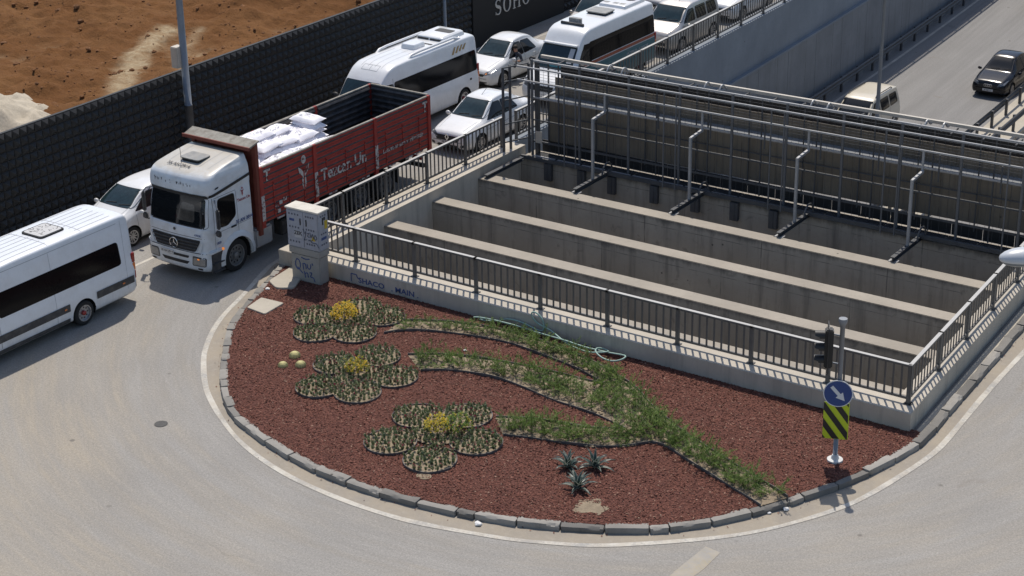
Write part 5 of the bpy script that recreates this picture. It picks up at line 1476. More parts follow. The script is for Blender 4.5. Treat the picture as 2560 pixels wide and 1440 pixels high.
KAN = var(MPV, W=1.83, mirror=(1.18, 1.1, 1.03), plate=('35 AZ 318', .45), ar=[(.85, .32, .39), (3.5, .32, .39)],
    st=[(0, .36, .64, .62, .66, .72, .54), (.04, .3, .78, .7, .78, .84, .64), (.16, .24, .82, .78, .8, .95, .66), (.45, .2, .88, .9, .86, 1.05, .74), (.8, .18, .9, .98, .88, 1.14, .76), (.95, .18, .91, 1.02, .88, 1.22, .76), (1.35, .18, .91, 1.06, .88, 1.55, .74), (1.75, .18, .91, 1.08, .88, 1.77, .73), (2.2, .18, .91, 1.1, .88, 1.83, .73), (3.6, .18, .91, 1.1, .88, 1.83, .73), (4.05, .22, .9, 1.1, .87, 1.78, .72), (4.15, .3, .86, 1.08, .83, 1.6, .68), (4.2, .4, .8, 1.0, .76, 1.3, .6)],
    ws=[(-.78, 1.22), (.78, 1.22), (.68, 1.7), (-.68, 1.7)], rw=[(-.6, 1.15), (.6, 1.15), (.58, 1.65), (-.58, 1.65)],
    win=[[(1.12, 1.16), (2.0, 1.16), (2.0, 1.62), (1.62, 1.6)], [(2.15, 1.16), (2.95, 1.16), (2.95, 1.64), (2.15, 1.64)], [(3.1, 1.16), (3.85, 1.18), (3.8, 1.62), (3.1, 1.64)]],
    seams=[[(2.07, 1.68), (2.07, .35)], [(3.03, 1.68), (3.03, .4)], [(1.05, 1.1), (1.1, .4)]], handles=[(1.9, 1.0), (2.9, 1.0)], tseams=[],
    front=[([(-.6, .42), (.6, .42), (.55, .56), (-.55, .56)], 'trim_black', 'grille'), ([(-.6, .28), (.6, .28), (.6, .36), (-.6, .36)], 'trim_black', 'lower_grille'), ([(.5, .66), (.74, .7), (.8, .9), (.6, .86)], 'headlight', 'headlight')])
# -------- cars
t, B = car('silver_car', 'white family car half hidden behind the truck cab by the hoarding', (-14.35, 1.05, 0), MPV, 'white_paint')
t, B = car('parked_car', 'white saloon with diamond badge right behind the red truck at the railing', (-10.3, 14.25, 0), SED, 'white_paint')
emblem(t, B, 0, .63, .1, 'diamond')
MB().tube([(0, 2.15, 1.6), (.02, 2.6, 1.88)], .008, 5).build('aerial', 'trim_black', t)
t, B = car('parked_car', 'white saloon with glowing indicator beside the teal minibus', (-14.0, 21.05, 0), EGEA, 'white_paint')
B.decal('indicator', rpoly([(.56, .66), (.62, .67), (.62, .71), (.57, .7)], .01), 'front', 'amber_lit', t, .014)
egea = t
t, B = car('parked_car', 'silver high-roofed van-like car with round badge behind the teal minibus', (-10.45, 28.85, 0), KAN, 'silver_paint')
emblem(t, B, 0, .82, .09, 'disc', 'trim_black')
B.decal('cheek', rpoly([(.66, 1.15), (.7, 1.15), (.7, 1.2), (.66, 1.2)], .01), 'front', 'trim_black', t)
MB().tube([(.1, 1.95, 1.82), (.12, 2.4, 2.1)], .008, 5).build('aerial', 'trim_black', t)
t, B = car('parked_car', 'pale grey car with long bonnet by the hoarding beside the teal minibus', (-13.75, 28.2, 0), KAN, 'silver_paint')
t, B = car('parked_car', 'grey car at the top edge behind the pale grey one', (-13.5, 33.6, 0), MPV, 'grey_paint')
t, B = car('parked_car', 'white car behind the silver high-roofed car at the railing', (-10.6, 34.6, 0), EGEA, 'white_paint')
t, B = car('moving_car', 'dark navy saloon with ring badges driving in the sunken carriageway', (-2.05, 45.6, -5), var(SED, plate=('35 RK 11', .4)), 'navy_paint', 0, 'glass', group='cars in the sunken carriageway')
emblem(t, B, 0, .62, .09, 'rings')
SUV = var(MPV, plate=('34 LM 72', .42))
t, B = car('moving_car', 'cream estate car with roof rails driving in the shade of the retaining wall', (-4.85, 35.7, -5), var(KAN, plate=('34 LM 72', .42)), 'cream_paint', 0, 'glass', group='cars in the sunken carriageway')
for sx in (1, -1):
    rr = MB().tube([(sx * .64, 1.9, 1.8), (sx * .64, 2.0, 1.88), (sx * .64, 3.5, 1.88), (sx * .64, 3.65, 1.8)], .022, 6).build('roof_rail', 'trim_black', t)
t, B = car('moving_car', 'dark car at the top right corner of the sunken carriageway', (-5.0, 61.5, -5), var(SED, plate=('35 C 77', .4)), 'navy_paint', 0, 'glass', group='cars in the sunken carriageway')

# ---- minibuses
def bus_st(L, H, hood=.95, W=.99):
    return [(0, .42, .6, .62, .62, .7, .5), (.04, .36, .8, .72, .8, .85, .66), (.16, .3, .92, .85, .9, 1.0, .76), (.5, .26, W - .02, 1.05, W - .04, 1.16, .84), (.78, .25, W, 1.2, W - .02, 1.3, .86), (1.1, .25, W, 1.3, W - .01, 1.72, .85), (1.5, .25, W, 1.32, W - .01, 2.22, .84), (1.9, .25, W, 1.34, W - .01, H - .14, .86), (2.3, .25, W, 1.35, W - .01, H - .03, .88), (3.2, .25, W, 1.35, W - .01, H, .89), (L - .6, .26, W, 1.35, W - .01, H, .89), (L - .15, .28, W, 1.35, W - .02, H - .03, .88), (L - .03, .34, W - .03, 1.33, W - .05, H - .12, .85), (L, .42, W - .1, 1.3, W - .12, H - .25, .8)]
def minibus(name, label, loc, L, H, paint_, spec):
    t = thing(name, label, 'minibus', loc, spec.get('rz', 0), 'vehicles queueing between hoarding and railing'); W = 1.99
    ar = [(1.05, .36, .44), (L - spec.get('rear_oh', 1.45), .36, .44)]
    B, (V_, F_) = loft(bus_st(L, H), ar, W)
    MB().add(V_, F_).build('body', paint_, t, True, 48, fix=True)
    wells(t, ar, W); MB().box((0, L / 2, .32), (1.5, L * .88, .16)).build('underbody', 'trim_black', t)
    wheels(t, [(sx * .88, y, .365) for (y, z, r_) in ar for sx in (1, -1)], .365, .24, 'hub')
    B.window('windscreen', [(-.8, 1.36), (.8, 1.36), (.74, 2.12), (-.74, 2.12)], 'front', t, 'glass_green')
    for ax in ('+x', '-x'):
        B.window('cab_window', [(1.15, 1.42), (1.95, 1.42), (1.95, 2.0), (1.6, 2.0)], ax, t, 'glass')
        B.window('side_window', [(2.05, spec.get('wb', 1.42)), (L - spec.get('wend', .42), spec.get('wb', 1.42)), (L - spec.get('wend', .42) - .05, spec.get('wt', 2.12)), (2.05, spec.get('wt', 2.12))], ax, t, 'glass_black', .1)
        B.seam([(1.98, 2.2), (1.98, .45)], ax, 'seam', t, .01); B.seam([(1.05, 1.35), (1.0, .85)], ax, 'seam', t, .01)
    B.window('rear_window', [(-.7, 1.45), (.7, 1.45), (.64, 2.1), (-.64, 2.1)], 'rear', t, 'glass_black')
    B.decal('grille', rpoly([(-.5, .7), (.5, .7), (.55, .9), (-.55, .9)], .04), 'front', 'trim_black', t)
    for sx in (1, -1):
        hl = [(.52, .78), (.8, .84), (.84, 1.08), (.6, 1.0)]
        B.decal('headlight', rpoly([(sx * a, b) for a, b in hl], .03), 'front', 'headlight', t)
        mirror(t, sx * 1.12, 1.15, 1.5, 'trim_black', 1.5)
        for (z0, z1, mt) in ((.95, 1.2, 'amber'), (1.2, 1.5, 'tail_red'), (.7, .95, 'tail_red')):
            b = B.cast('+x' if sx > 0 else '-x', L - .1, (z0 + z1) / 2, 0)
            MB().box((sx * (W / 2 - .065), L - .06, (z0 + z1) / 2), (.11, .14, z1 - z0 - .01)).build('tail_light', mt, t, bevel=.015)
    MB().box((0, L - .02, .5), (1.86, .16, .26)).build('rear_bumper', spec.get('bumper', 'plastic_dark'), t, bevel=.04)
    return t, B
# left white minibus, seen from its rear flank
L = 7.1
t, B = minibus('minibus', 'white minibus with long black side window leaving at the left edge', (-11.33, -8.12, 0), L, 2.72, 'white_van', dict(wb=1.3, wt=2.0, wend=.55, rear_oh=2.1))
for ax in ('+x', '-x'):
    for a, b in ((1.6, L - 2.62), (L - 1.6, L - .12)):
        B.decal('cladding', rpoly([(a, .62), (b, .62), (b, .84), (a, .84)], .02), ax, 'plastic_dark', t, .016)
    B.decal('sill', rpoly([(1.6, .3), (L - 2.65, .3), (L - 2.65, .42), (1.6, .42)], .02), ax, 'plastic_dark', t, .012)
    B.seam([(L - 3.1, 2.5), (L - 3.1, .35)], ax, 'seam_soft', t, .012); B.seam([(L - .35, 2.55), (L - .38, .5)], ax, 'seam_soft', t, .01)
    for y in (L - 2.8, L - .55):
        p = B.cast(ax, y, .73, .022)
        MB().box(p, (.02, .08, .04)).build('side_marker', 'amber', t)
    B.seam([(2.0, 2.52), (L - .5, 2.52)], ax, 'seam_soft', t, .014)
for x in np.linspace(-.66, .66, 7):
    B.seam([(x, 2.5), (x, L - 2.95)], 'top', 'seam_soft', t, .02, name='roof_rib'); B.seam([(x, L - 1.85), (x, L - .5)], 'top', 'seam_soft', t, .02, name='roof_rib')
for y in (L - 1.75, L - 3.0): B.seam([(-.8, y), (.8, y)], 'top', 'seam_soft', t, .02, name='roof_rib')
hz = B.cast('top', 0, L - 2.35, 0).z
hb = MB().prism(rpoly([(-.42, L - 2.85), (.42, L - 2.85), (.42, L - 1.95), (-.42, L - 1.95)], .12), hz - .01, hz + .035).build('roof_hatch', 'rubber', t)
hp2 = MB().prism(rpoly([(-.37, L - 2.8), (.37, L - 2.8), (.37, L - 2.0), (-.37, L - 2.0)], .1), hz + .03, hz + .045).build('hatch_lid', 'sticker_white', hb)
rs = random.Random(4)
m = MB()
for k in range(34):
    x, y = rs.uniform(-.32, .3), rs.uniform(L - 2.75, L - 2.05); a = rs.uniform(0, 3.1); l = rs.uniform(.05, .15)
    m.bar((x, y, hz + .047), (x + l * cos(a), y + l * sin(a), hz + .047), .014, .003)
m.build('lid_cracks', 'seam', hb)
tw = B.cast('rear', 0, 1.0, 0)
# white minibus with roof pods
L = 7.2
t, B = minibus('minibus', 'white minibus with roof pods and gold emblem behind the red truck bed', (-13.9, 12.75, 0), L, 2.66, 'white_paint', dict(wb=1.28, wt=2.06, wend=.14, rear_oh=1.0, bumper='white_dirty'))
zt = 2.66
ac = MB()
def pod(par, x0, x1, y0, y1, z0, h, mt, name, inset=.14):
    P0 = rpoly([(x0, y0), (x1, y0), (x1, y1), (x0, y1)], .12); cx_, cy_ = (x0 + x1) / 2, (y0 + y1) / 2
    lv = [(1, 0), (1, h * .35), (.96, h * .8), (.88, h)]
    m_ = MB(); n = len(P0); vs = []
    for f, hh_ in lv: vs += [(cx_ + (p[0] - cx_) * (1 - (1 - f) * inset / .12), cy_ + (p[1] - cy_) * (1 - (1 - f) * inset / .12), z0 + hh_) for p in P0]
    fs = [(i * n + k, i * n + (k + 1) % n, (i + 1) * n + (k + 1) % n, (i + 1) * n + k) for i in range(3) for k in range(n)] + [tuple(3 * n + k for k in range(n))]
    return m_.add(vs, fs).build(name, mt, par, True, 35)
a1 = pod(t, -.62, .62, 5.4, 6.85, zt - .06, .24, 'white_paint', 'air_conditioner')
MB().prism(rpoly([(-.3, 6.1), (.45, 6.1), (.45, 6.5), (-.3, 6.5)], .1), zt + .17, zt + .19).build('fan_grille', 'trim_black', a1)
for x in (-.28, .28): MB().box((x, 5.41, zt + .06), (.5, .02, .07)).build('intake', 'trim_black', a1)
a2 = MB().box((0, 5.2, zt - .03), (1.1, .55, .05)).build('roof_tray', 'hatch_grey', t)
a2b = MB().box((0, 4.95, zt), (.9, .12, .05)).build('tray_vent', 'trim_black', t)
pod(t, -.3, .34, 4.0, 4.75, zt - .03, .22, 'white_paint', 'roof_vent')
for sx in (1, -1):
    MB().tube([(sx * .72, 3.0, zt - .12), (sx * .73, 3.3, zt + .06), (sx * .74, 3.8, zt + .09), (sx * .74, 5.9, zt + .09), (sx * .74, 6.3, zt - .04)], .05, 8).build('roof_rail', 'white_paint', t, True)
for x in (-.45, -.15, .15, .45): B.seam([(x, 1.9), (x, 3.9)], 'top', 'seam_soft', t, .016, name='roof_rib')
for pts in ([(-.35, 1.75), (.35, 1.75)], [(-.35, 2.0), (.35, 2.0)], [(-.35, 1.75), (-.35, 2.0)], [(.35, 1.75), (.35, 2.0)], [(0, 1.75), (0, 2.0)]): B.seam(pts, 'top', 'seam_soft', t, .02, name='vent_outline')
for k in range(4):
    q = 5.55 + k * .22; B.decal('gold_emblem', [(q, 2.2 + .02 * k), (q + .12, 2.18 + .02 * k), (q + .3, 2.44), (q + .2, 2.44)], '+x', 'gold', t, .008)
B.decal('fuel_cap', rpoly([(6.55, .98), (6.68, .98), (6.68, 1.06), (6.55, 1.06)], .04), '+x', 'trim_black', t)
# teal and white route minibus
L = 6.95
t, B = minibus('minibus', 'white and teal route minibus with an orange stripe beside the far railing', (-10.35, 20.3, 0), L, 2.76, 'white_paint', dict(wb=1.52, wt=2.24, wend=.1, rear_oh=1.3))
for ax in ('+x', '-x'):
    B.decal('teal_flank', [(1.75, .46), (L - .1, .46), (L - .1, 1.34), (1.55, 1.34), (1.5, 1.0)], ax, 'teal_paint', t, .006)
    B.decal('orange_stripe', [(1.5, 1.37), (L - .1, 1.37), (L - .1, 1.49), (1.5, 1.49)], ax, 'orange_paint', t, .009)
    B.seam([(1.5, 1.35), (L - .1, 1.35)], ax, 'plate_white', t, .03, .012, 'white_line')
    B.decal('black_pillar', [(1.2, 1.42), (2.1, 1.42), (2.1, 2.2), (1.72, 2.2)], ax, 'glass_black', t, .004)
text('route_text', 'ÜÇTEPELER - ALSANCAK', .15, 'plate_white', '+x', (1.016, L - 1.5, 1.14), t, ext=.001)
m = MB()
zt = 2.76
pod(t, -.62, .62, 5.1, 6.7, zt - .05, .2, 'white_paint', 'air_conditioner')
for x in (-.3, .3):
    MB().lathe([(.21, zt + .14), (.21, zt + .165), (.0, zt + .165)], 16, 'z', (x, 6.1, 0)).build('fan', 'trim_black', t)
for x in (-.36, .06, .36): MB().box((x, 5.35, zt + .145), (.24, .22, .012)).build('vent', 'hatch_grey', t)
hb = MB().prism(rpoly([(-.36, 3.85), (.46, 3.85), (.46, 4.55), (-.36, 4.55)], .08), zt - .02, zt + .09).build('roof_hatch', 'rubber', t); MB().prism(rpoly([(-.4, 3.82), (.5, 3.82), (.5, 4.58), (-.4, 4.58)], .08), zt + .09, zt + .13).build('hatch_lid', 'hatch_grey', hb)
zr = B.cast('top', 0, 2.35, 0).z
sg = MB().prism(rpoly([(-.3, 2.42), (.3, 2.42), (.22, 2.62), (-.22, 2.62)], .05), zr - .02, zr + .2).build('route_sign', 'hatch_grey', t, bevel=.02)
text('sign_text', 'ÜÇTEPE', .11, 'plate_white', '-y', (0, 2.413, zr + .14), sg, ext=.001); text('sign_text', 'ALSANCAK', .09, 'plate_white', '-y', (0, 2.413, zr + .04), sg, ext=.001)
MB().tube([(-.5, 2.25, zr + .03), (.5, 2.25, zr + .03)], .055, 10).build('light_bar', 'plastic_dark', t, True)
MB().box((0, 1.48, 2.2), (1.5, .3, .05)).build('sun_visor', 'white_paint', t, bevel=.02)
B.decal('sun_blind', rpoly([(.5, 1.6), (.72, 1.6), (.7, 2.08), (.5, 2.08)], .02), 'front', 'sticker_white', t, .012)
B.decal('destination_board', rpoly([(-.2, 1.42), (.45, 1.42), (.4, 1.56), (-.15, 1.56)], .05), 'front', 'teal_paint', t, .012)

# driver leaning in the open window of the white saloon
def person(loc, rz):
    me = bpy.data.meshes.new('person'); bm = bmesh.new()
    J = {'pel': (0, 0, 0), 'che': (0, .02, .3), 'nec': (0, 0, .5), 'hd0': (0, -.02, .58), 'hd1': (0, -.03, .7), 'shL': (-.19, 0, .44), 'elL': (-.27, -.12, .2), 'haL': (-.18, -.38, .22), 'shR': (.19, 0, .44), 'elR': (.33, -.06, .22), 'haR': (.26, -.33, .26), 'kn': (-.1, -.42, .06), 'kn2': (.1, -.42, .06)}
    E = [('pel', 'che'), ('che', 'nec'), ('nec', 'hd0'), ('hd0', 'hd1'), ('nec', 'shL'), ('shL', 'elL'), ('elL', 'haL'), ('nec', 'shR'), ('shR', 'elR'), ('elR', 'haR'), ('pel', 'kn'), ('pel', 'kn2')]
    Rr = {'pel': .15, 'che': .17, 'nec': .06, 'hd0': .085, 'hd1': .095, 'shL': .075, 'elL': .05, 'haL': .035, 'shR': .075, 'elR': .05, 'haR': .035, 'kn': .08, 'kn2': .08}
    ks = list(J); me.from_pydata([J[k] for k in ks], [(ks.index(a), ks.index(b)) for a, b in E], [])
    o = link('person', me, None, loc, (0, 0, rz)); md = o.modifiers.new('s', 'SKIN')
    for i, k in enumerate(ks): me.skin_vertices[0].data[i].radius = (Rr[k], Rr[k]); me.skin_vertices[0].data[i].use_root = (k == 'pel')
    o.modifiers.new('d', 'SUBSURF').levels = 2; o.modifiers['d'].render_levels = 2
    bpy.context.view_layer.update()
    m2 = bpy.data.meshes.new_from_object(o.evaluated_get(bpy.context.evaluated_depsgraph_get()))
    o.modifiers.clear(); o.data = m2; m2.materials.clear(); m2.materials.append(MT('shirt')); m2.materials.append(MT('skin'))
    for p in m2.polygons: p.use_smooth = True; p.material_index = 1 if (p.center.z > .53 or (p.center.y < -.2 and p.center.z > .17)) else 0
    h = ellipsoid(.1, .115, .11, 14, 8, -.1).build('hair', 'hair', o, True); h.location = (0, .005, .7)
    return o
tag(person((-13.28, 22.95, .62), 0.1), 'driver in dark top with one arm at the window of the white saloon', 'person')

# ================================================================== truck
T0 = Vector((-10.52, .78, 0))
tk = thing('truck', 'white cab lorry with long red drop-side bed loaded with white sacks', 'truck', T0, 0, 'vehicles queueing between hoarding and railing')
def cab_ring(z, yf, w, yr=2.2, rc=.26, bow=.09, n=9):
    pts = []
    for k in range(n): x = -(w - rc) + 2 * (w - rc) * k / (n - 1); pts.append((x, yf + bow * (x / w) ** 2))
    y0 = yf + bow * ((w - rc) / w) ** 2
    right = [(w - rc + rc * sin(a), y0 + rc * (1 - cos(a))) for a in np.linspace(pi / 12, pi / 2, 6)]
    side = [(w, y0 + rc + (yr - .06 - y0 - rc) * k / 30) for k in range(1, 31)]
    back = [(w - .06, yr), (0, yr), (-w + .06, yr)]
    lside = [(-a, b) for a, b in reversed(side)]; lf = [(-a, b) for a, b in reversed(right)]
    return [(p[0], p[1], z) for p in pts + right + side + back + lside + lf]
zs_ = [(.36, .1, 1.17), (.44, .02, 1.2), (.6, 0, 1.22), (.95, 0, 1.22), (1.02, .04, 1.22), (1.3, .06, 1.22), (1.68, .09, 1.22), (1.72, .12, 1.22), (2.2, .2, 1.215), (2.66, .3, 1.2), (2.72, .24, 1.21), (2.8, .24, 1.215), (3.0, .26, 1.21), (3.14, .31, 1.2), (3.22, .38, 1.18), (3.28, .5, 1.16), (3.34, .75, 1.13), (3.4, 1.1, 1.11), (3.46, 1.5, 1.08), (3.5, 1.8, 1.05)]
zz = np.array([q[0] for q in zs_]); cc = np.array([q[1:] for q in zs_]); zq = np.unique(np.r_[np.arange(.36, 3.55, .05), zz])
cq = pchip(zz, cc, zq)
V_ = []; F_ = []; nR = None
for z, (yf, w) in zip(zq, cq):
    rg = cab_ring(z, yf, w); nR = len(rg); V_ += rg
for i in range(len(zq) - 1):
    for k in range(nR): l = (k + 1) % nR; F_.append((i * nR + k, i * nR + l, (i + 1) * nR + l, (i + 1) * nR + k))
F_.append(tuple((len(zq) - 1) * nR + k for k in range(nR)))
# blunt roof: rear edge stays high
CB = Body(V_, F_[:-1] + [F_[-1]])
V2, F2 = arch_cut(V_, F_[:-1], [(1.4, .5, .62)], 2.4); F2.append(F_[-1])
MB().add(V2, F2).build('cab', 'cab_white', tk, True, 45, fix=True)
wells(tk, [(1.4, .5, .62)], 2.4)
CB.window('windscreen', [(-1.1, 1.74), (1.1, 1.74), (1.06, 2.6), (-1.06, 2.6)], 'front', tk, 'glass', .08, .05)
CB.decal('seat_back', rpoly([(.05, 1.86), (.72, 1.86), (.72, 2.38), (.22, 2.42)], .1), 'front', 'glass_seat', tk, .009)
CB.decal('visor_band', rpoly([(-1.12, 2.6), (1.12, 2.6), (1.12, 2.72), (-1.12, 2.72)], .04), 'front', 'trim_black', tk, .02)
# seat and papers seen through the screen are left to the reflections; grille and bumper
gr = CB.decal('grille', rpoly([(-.98, 1.36), (.98, 1.36), (.78, .98), (-.78, .98)], .06), 'front', 'trim_black', tk, .014)
for z, w in ((1.27, .92), (1.17, .86), (1.07, .8)):
    a = MB(); P_ = [CB.cast('front', x, z, .03) for x in np.linspace(-w, w, 15)]; a.tube(P_, .02, 5); a.build('grille_bar', 'plastic_dark', gr)
emblem(tk, CB, 0, 1.17, .155, 'star', 'chrome').location += Vector((0, -.04, 0))
emblem(tk, CB, 0, 1.58, .045, 'disc', 'plastic_dark')
CB.seam([(-1.1, 1.42), (1.1, 1.42)], 'front', 'seam', tk, .014); CB.seam([(-1.15, .96), (1.15, .96)], 'front', 'seam', tk, .02)
for sx in (1, -1):
    CB.decal('grille_wing', rpoly([(sx * .84, .99), (sx * 1.0, .99), (sx * 1.06, 1.3), (sx * 1.0, 1.3)], .03), 'front', 'white_dirty', tk, .03)
    hl = CB.decal('headlight', rpoly([(sx * .68, .58), (sx * 1.1, .58), (sx * 1.12, .8), (sx * .72, .82)], .05), 'front', 'headlight', tk, .012)
    CB.decal('light_surround', rpoly([(sx * .65, .55), (sx * 1.13, .55), (sx * 1.15, .84), (sx * .69, .86)], .06), 'front', 'plastic_dark', hl, .007)
    CB.decal('fog_light', rpoly([(sx * .85, .44), (sx * 1.02, .44), (sx * 1.02, .5), (sx * .85, .5)], .02), 'front', 'trim_black', tk, .01)
CB.decal('indicator', rpoly([(.86, .76), (.94, .76), (.94, .8), (.86, .8)], .02), 'front', 'amber_lit', tk, .02)
CB.decal('bumper_slot', rpoly([(-.52, .76), (.52, .76), (.56, .84), (-.56, .84)], .03), 'front', 'trim_black', tk, .01)
CB.decal('bumper_slot', rpoly([(-.46, .56), (.46, .56), (.56, .66), (-.56, .66)], .03), 'front', 'trim_black', tk, .01)
p = CB.cast('front', -.3, .84, .03); b = MB().box(p, (.52, .014, .12)).build('number_plate', 'plate_white', tk)
text('plate_text', '35 AH 2914', .095, 'ink_black', '-y', p + Vector((0, -.0085, -.005)), b, ext=.0008, bold=.002)
p = CB.cast('front', .86, 1.5, .012); text('model_text', '-AXOR', .09, 'ink_blue', '-y', p, tk, ext=.001, bold=.002)
for ax, sx in (('+x', 1), ('-x', -1)):
    CB.window('side_window', [(.62, 1.66), (1.05, 1.62), (1.42, 1.82), (1.42, 2.5), (.72, 2.5)], ax, tk, 'glass_black', .09)
    for pts in ([(.5, 2.58), (1.5, 2.58), (1.52, 1.3)], [(.5, 2.58), (.48, .98)], [(1.52, 1.3), (1.3, 1.12)]): CB.seam(pts, ax, 'seam', tk, .012)
    CB.decal('roof_band', [(.42, 2.62), (2.14, 2.86), (2.14, 2.95), (.42, 2.72)], ax, 'trim_black', tk, .012)
    CB.seam([(.75, 1.5), (2.1, 1.5)], ax, 'seam_soft', tk, .02)
    p = CB.cast(ax, 1.3, 1.5, .02); MB().box(p, (.04, .22, .05)).build('door_handle', 'trim_black', tk, bevel=.01)
    CB.decal('side_lamp', rpoly([(.62, 2.84), (.78, 2.86), (.78, 2.91), (.62, 2.89)], .03), ax, 'trim_black', tk, .015)
    # wheel-arch fender
    m = MB(); n = 14; vs = []
    for (rr, xo) in ((.63, 1.17), (.63, 1.29), (.73, 1.27), (.8, 1.22)):
        for k in range(n + 1): a = radians(-6 + 192 * k / n); vs.append((sx * xo, 1.4 + rr * cos(a), .5 + rr * sin(a)))
    m.add(vs, [(i * (n + 1) + k, i * (n + 1) + k + 1, (i + 1) * (n + 1) + k + 1, (i + 1) * (n + 1) + k) for i in range(3) for k in range(n)]).build('fender', 'white_dirty', tk, True, 40, fix=True)
    # steps ahead of the wheel
    MB().box((sx * 1.19, .52, .62), (.1, .5, .62)).build('step_well', 'plastic_dark', tk, bevel=.02)
    for zz_ in (.34, .6): MB().box((sx * 1.2, .52, zz_), (.2, .46, .04)).build('step', 'plastic_dark', tk, bevel=.01)
    MB().box((sx * 1.2, .5, .97), (.16, .6, .1)).build('step_ledge', 'white_dirty', tk, bevel=.03)
    MB().lathe([(.0, .0), (.05, 0), (.04, .03), (0, .035)], 10, 'x', (sx * 1.27, .72, .98)).build('side_marker', 'amber_lit', tk)
    # mirrors
    mr = MB().box((sx * 1.5, .38, 2.05), (.13, .12, .62)).build('mirror', 'plastic_dark', tk, bevel=.04)
    MB().box((sx * 1.48, .38, 1.6), (.2, .11, .2)).build('wide_mirror', 'plastic_dark', mr, bevel=.04)
    MB().tube([(sx * 1.18, .62, 2.52), (sx * 1.4, .42, 2.5), (sx * 1.5, .38, 2.36)], .022, 6).build('mirror_arm', 'pole_grey', mr)
    MB().tube([(sx * 1.2, .55, 1.52), (sx * 1.42, .4, 1.5)], .022, 6).build('mirror_arm', 'plastic_dark', mr)
text('fleet_number', '35 AN 2014', .15, 'ink_blue', '+x', (1.233, 1.78, 1.58), tk, ext=.001, bold=.004)
text('model_text', '1828', .1, 'ink_blue', '+x', (1.233, .62, 1.18), tk, ext=.001, bold=.002)
text('logo_text', 'Tezcan Un', .13, 'ink_red', '+x', (1.222, 1.82, 2.22), tk, ext=.001, bold=.002)
def wheat(par, x, y, z, s, mt):
    m = MB(); 
    for sg in (1, -1):
        P_ = [(0, 0), (sg * .1, .22), (sg * .3, .42), (sg * .36, .7), (sg * .16, .55), (0, .35)]; m.add([(x, y + s * a, z + s * b) for a, b in P_], [(0, 1, 2, 3, 4, 5)])
    m.add([(x, y + s * a, z + s * b) for a, b in [(0, -.5), (.14, -.15), (.12, .12), (0, .28), (-.12, .12), (-.14, -.15)]], [tuple(range(6))])
    m.add([(x, y + s * .15 * cos(a) + s * .02, z + s * (.95 + .19 * sin(a))) for a in np.linspace(0, 2 * pi, 15)[:-1]], [tuple(range(14))])
    o = m.build('wheat_logo', mt, par); md = o.modifiers.new('t', 'SOLIDIFY'); md.thickness = .004; return o
wheat(tk, 1.226, 1.78, 2.4, .17, 'ink_red')
# roof hatch, roof text, aerial
zt = CB.cast('top', 0, 1.25, 0).z
hb = MB().prism(rpoly([(-.4, .98), (.3, .98), (.3, 1.5), (-.4, 1.5)], .1), zt - .05, zt + .05).build('roof_hatch', 'rubber', tk); MB().prism(rpoly([(-.43, .95), (.33, .95), (.33, 1.53), (-.43, 1.53)], .1), zt + .05, zt + .075).build('hatch_lid', 'hatch_grey', hb)
tm = text('roof_number', '35 AH 2914', .18, 'ink_black', 'top', (-.22, .7, CB.cast('top', -.22, .7, 0).z + .035), tk, ext=.001, tilt=.2, bold=.004)
for x in (-.75, .45, .8): CB.seam([(x, .85), (x, 2.1)], 'top', 'seam_soft', tk, .016, name='roof_rib')
MB().tube([(-.25, .85, 3.34), (-.22, .8, 3.9)], .008, 5).build('aerial', 'trim_black', tk)
m = MB()
for k in range(22):
    x = random.uniform(-.95, .8); z = random.uniform(2.93, 3.02); p = CB.cast('front', x, z, .006); m.box(p, (.015, .008, random.uniform(.02, .08)))
m.build('worn_lettering', 'seam', tk)
# chassis and wheels
for sx in (1, -1): MB().box((sx * .42, 6.6, .82), (.1, 9.0, .26)).build('chassis_rail', 'chassis', tk)
for y in (3.0, 5.0, 9.4, 10.6): MB().box((0, y, .82), (.84, .14, .2)).build('cross_member', 'chassis', tk)
wheels(tk, [(sx * 1.02, 1.4, .51) for sx in (1, -1)], .51, .3, 'steel')
for y in (5.75, 7.3, 8.65): wheels(tk, [(sx * .97, y, .51) for sx in (1, -1)], .51, .5, 'steel')
MB().box((1.0, 2.65, .72), (.4, .8, .62)).build('fuel_tank', 'galv', tk, bevel=.06)
MB().box((-1.0, 2.9, .72), (.4, 1.2, .62)).build('battery_box', 'chassis', tk, bevel=.04)
MB().box((1.02, 3.9, .7), (.34, .9, .5)).build('tool_box', 'chassis', tk, bevel=.03)
for sx in (1, -1):
    for y in (7.95, 9.35): MB().box((sx * 1.0, y, .62), (.46, .025, .5)).build('mudflap', 'rubber', tk)
MB().box((0, 10.85, .52), (2.3, .1, .14)).build('underrun_bar', 'chassis', tk); 
for sx in (.5, -.5): MB().box((sx, 10.7, .72), (.1, .2, .5)).build('underrun_bracket', 'chassis', tk)
for sx in (.9, -.9): MB().box((sx, 10.8, .8), (.4, .08, .16)).build('tail_light', 'tail_red', tk, bevel=.02)
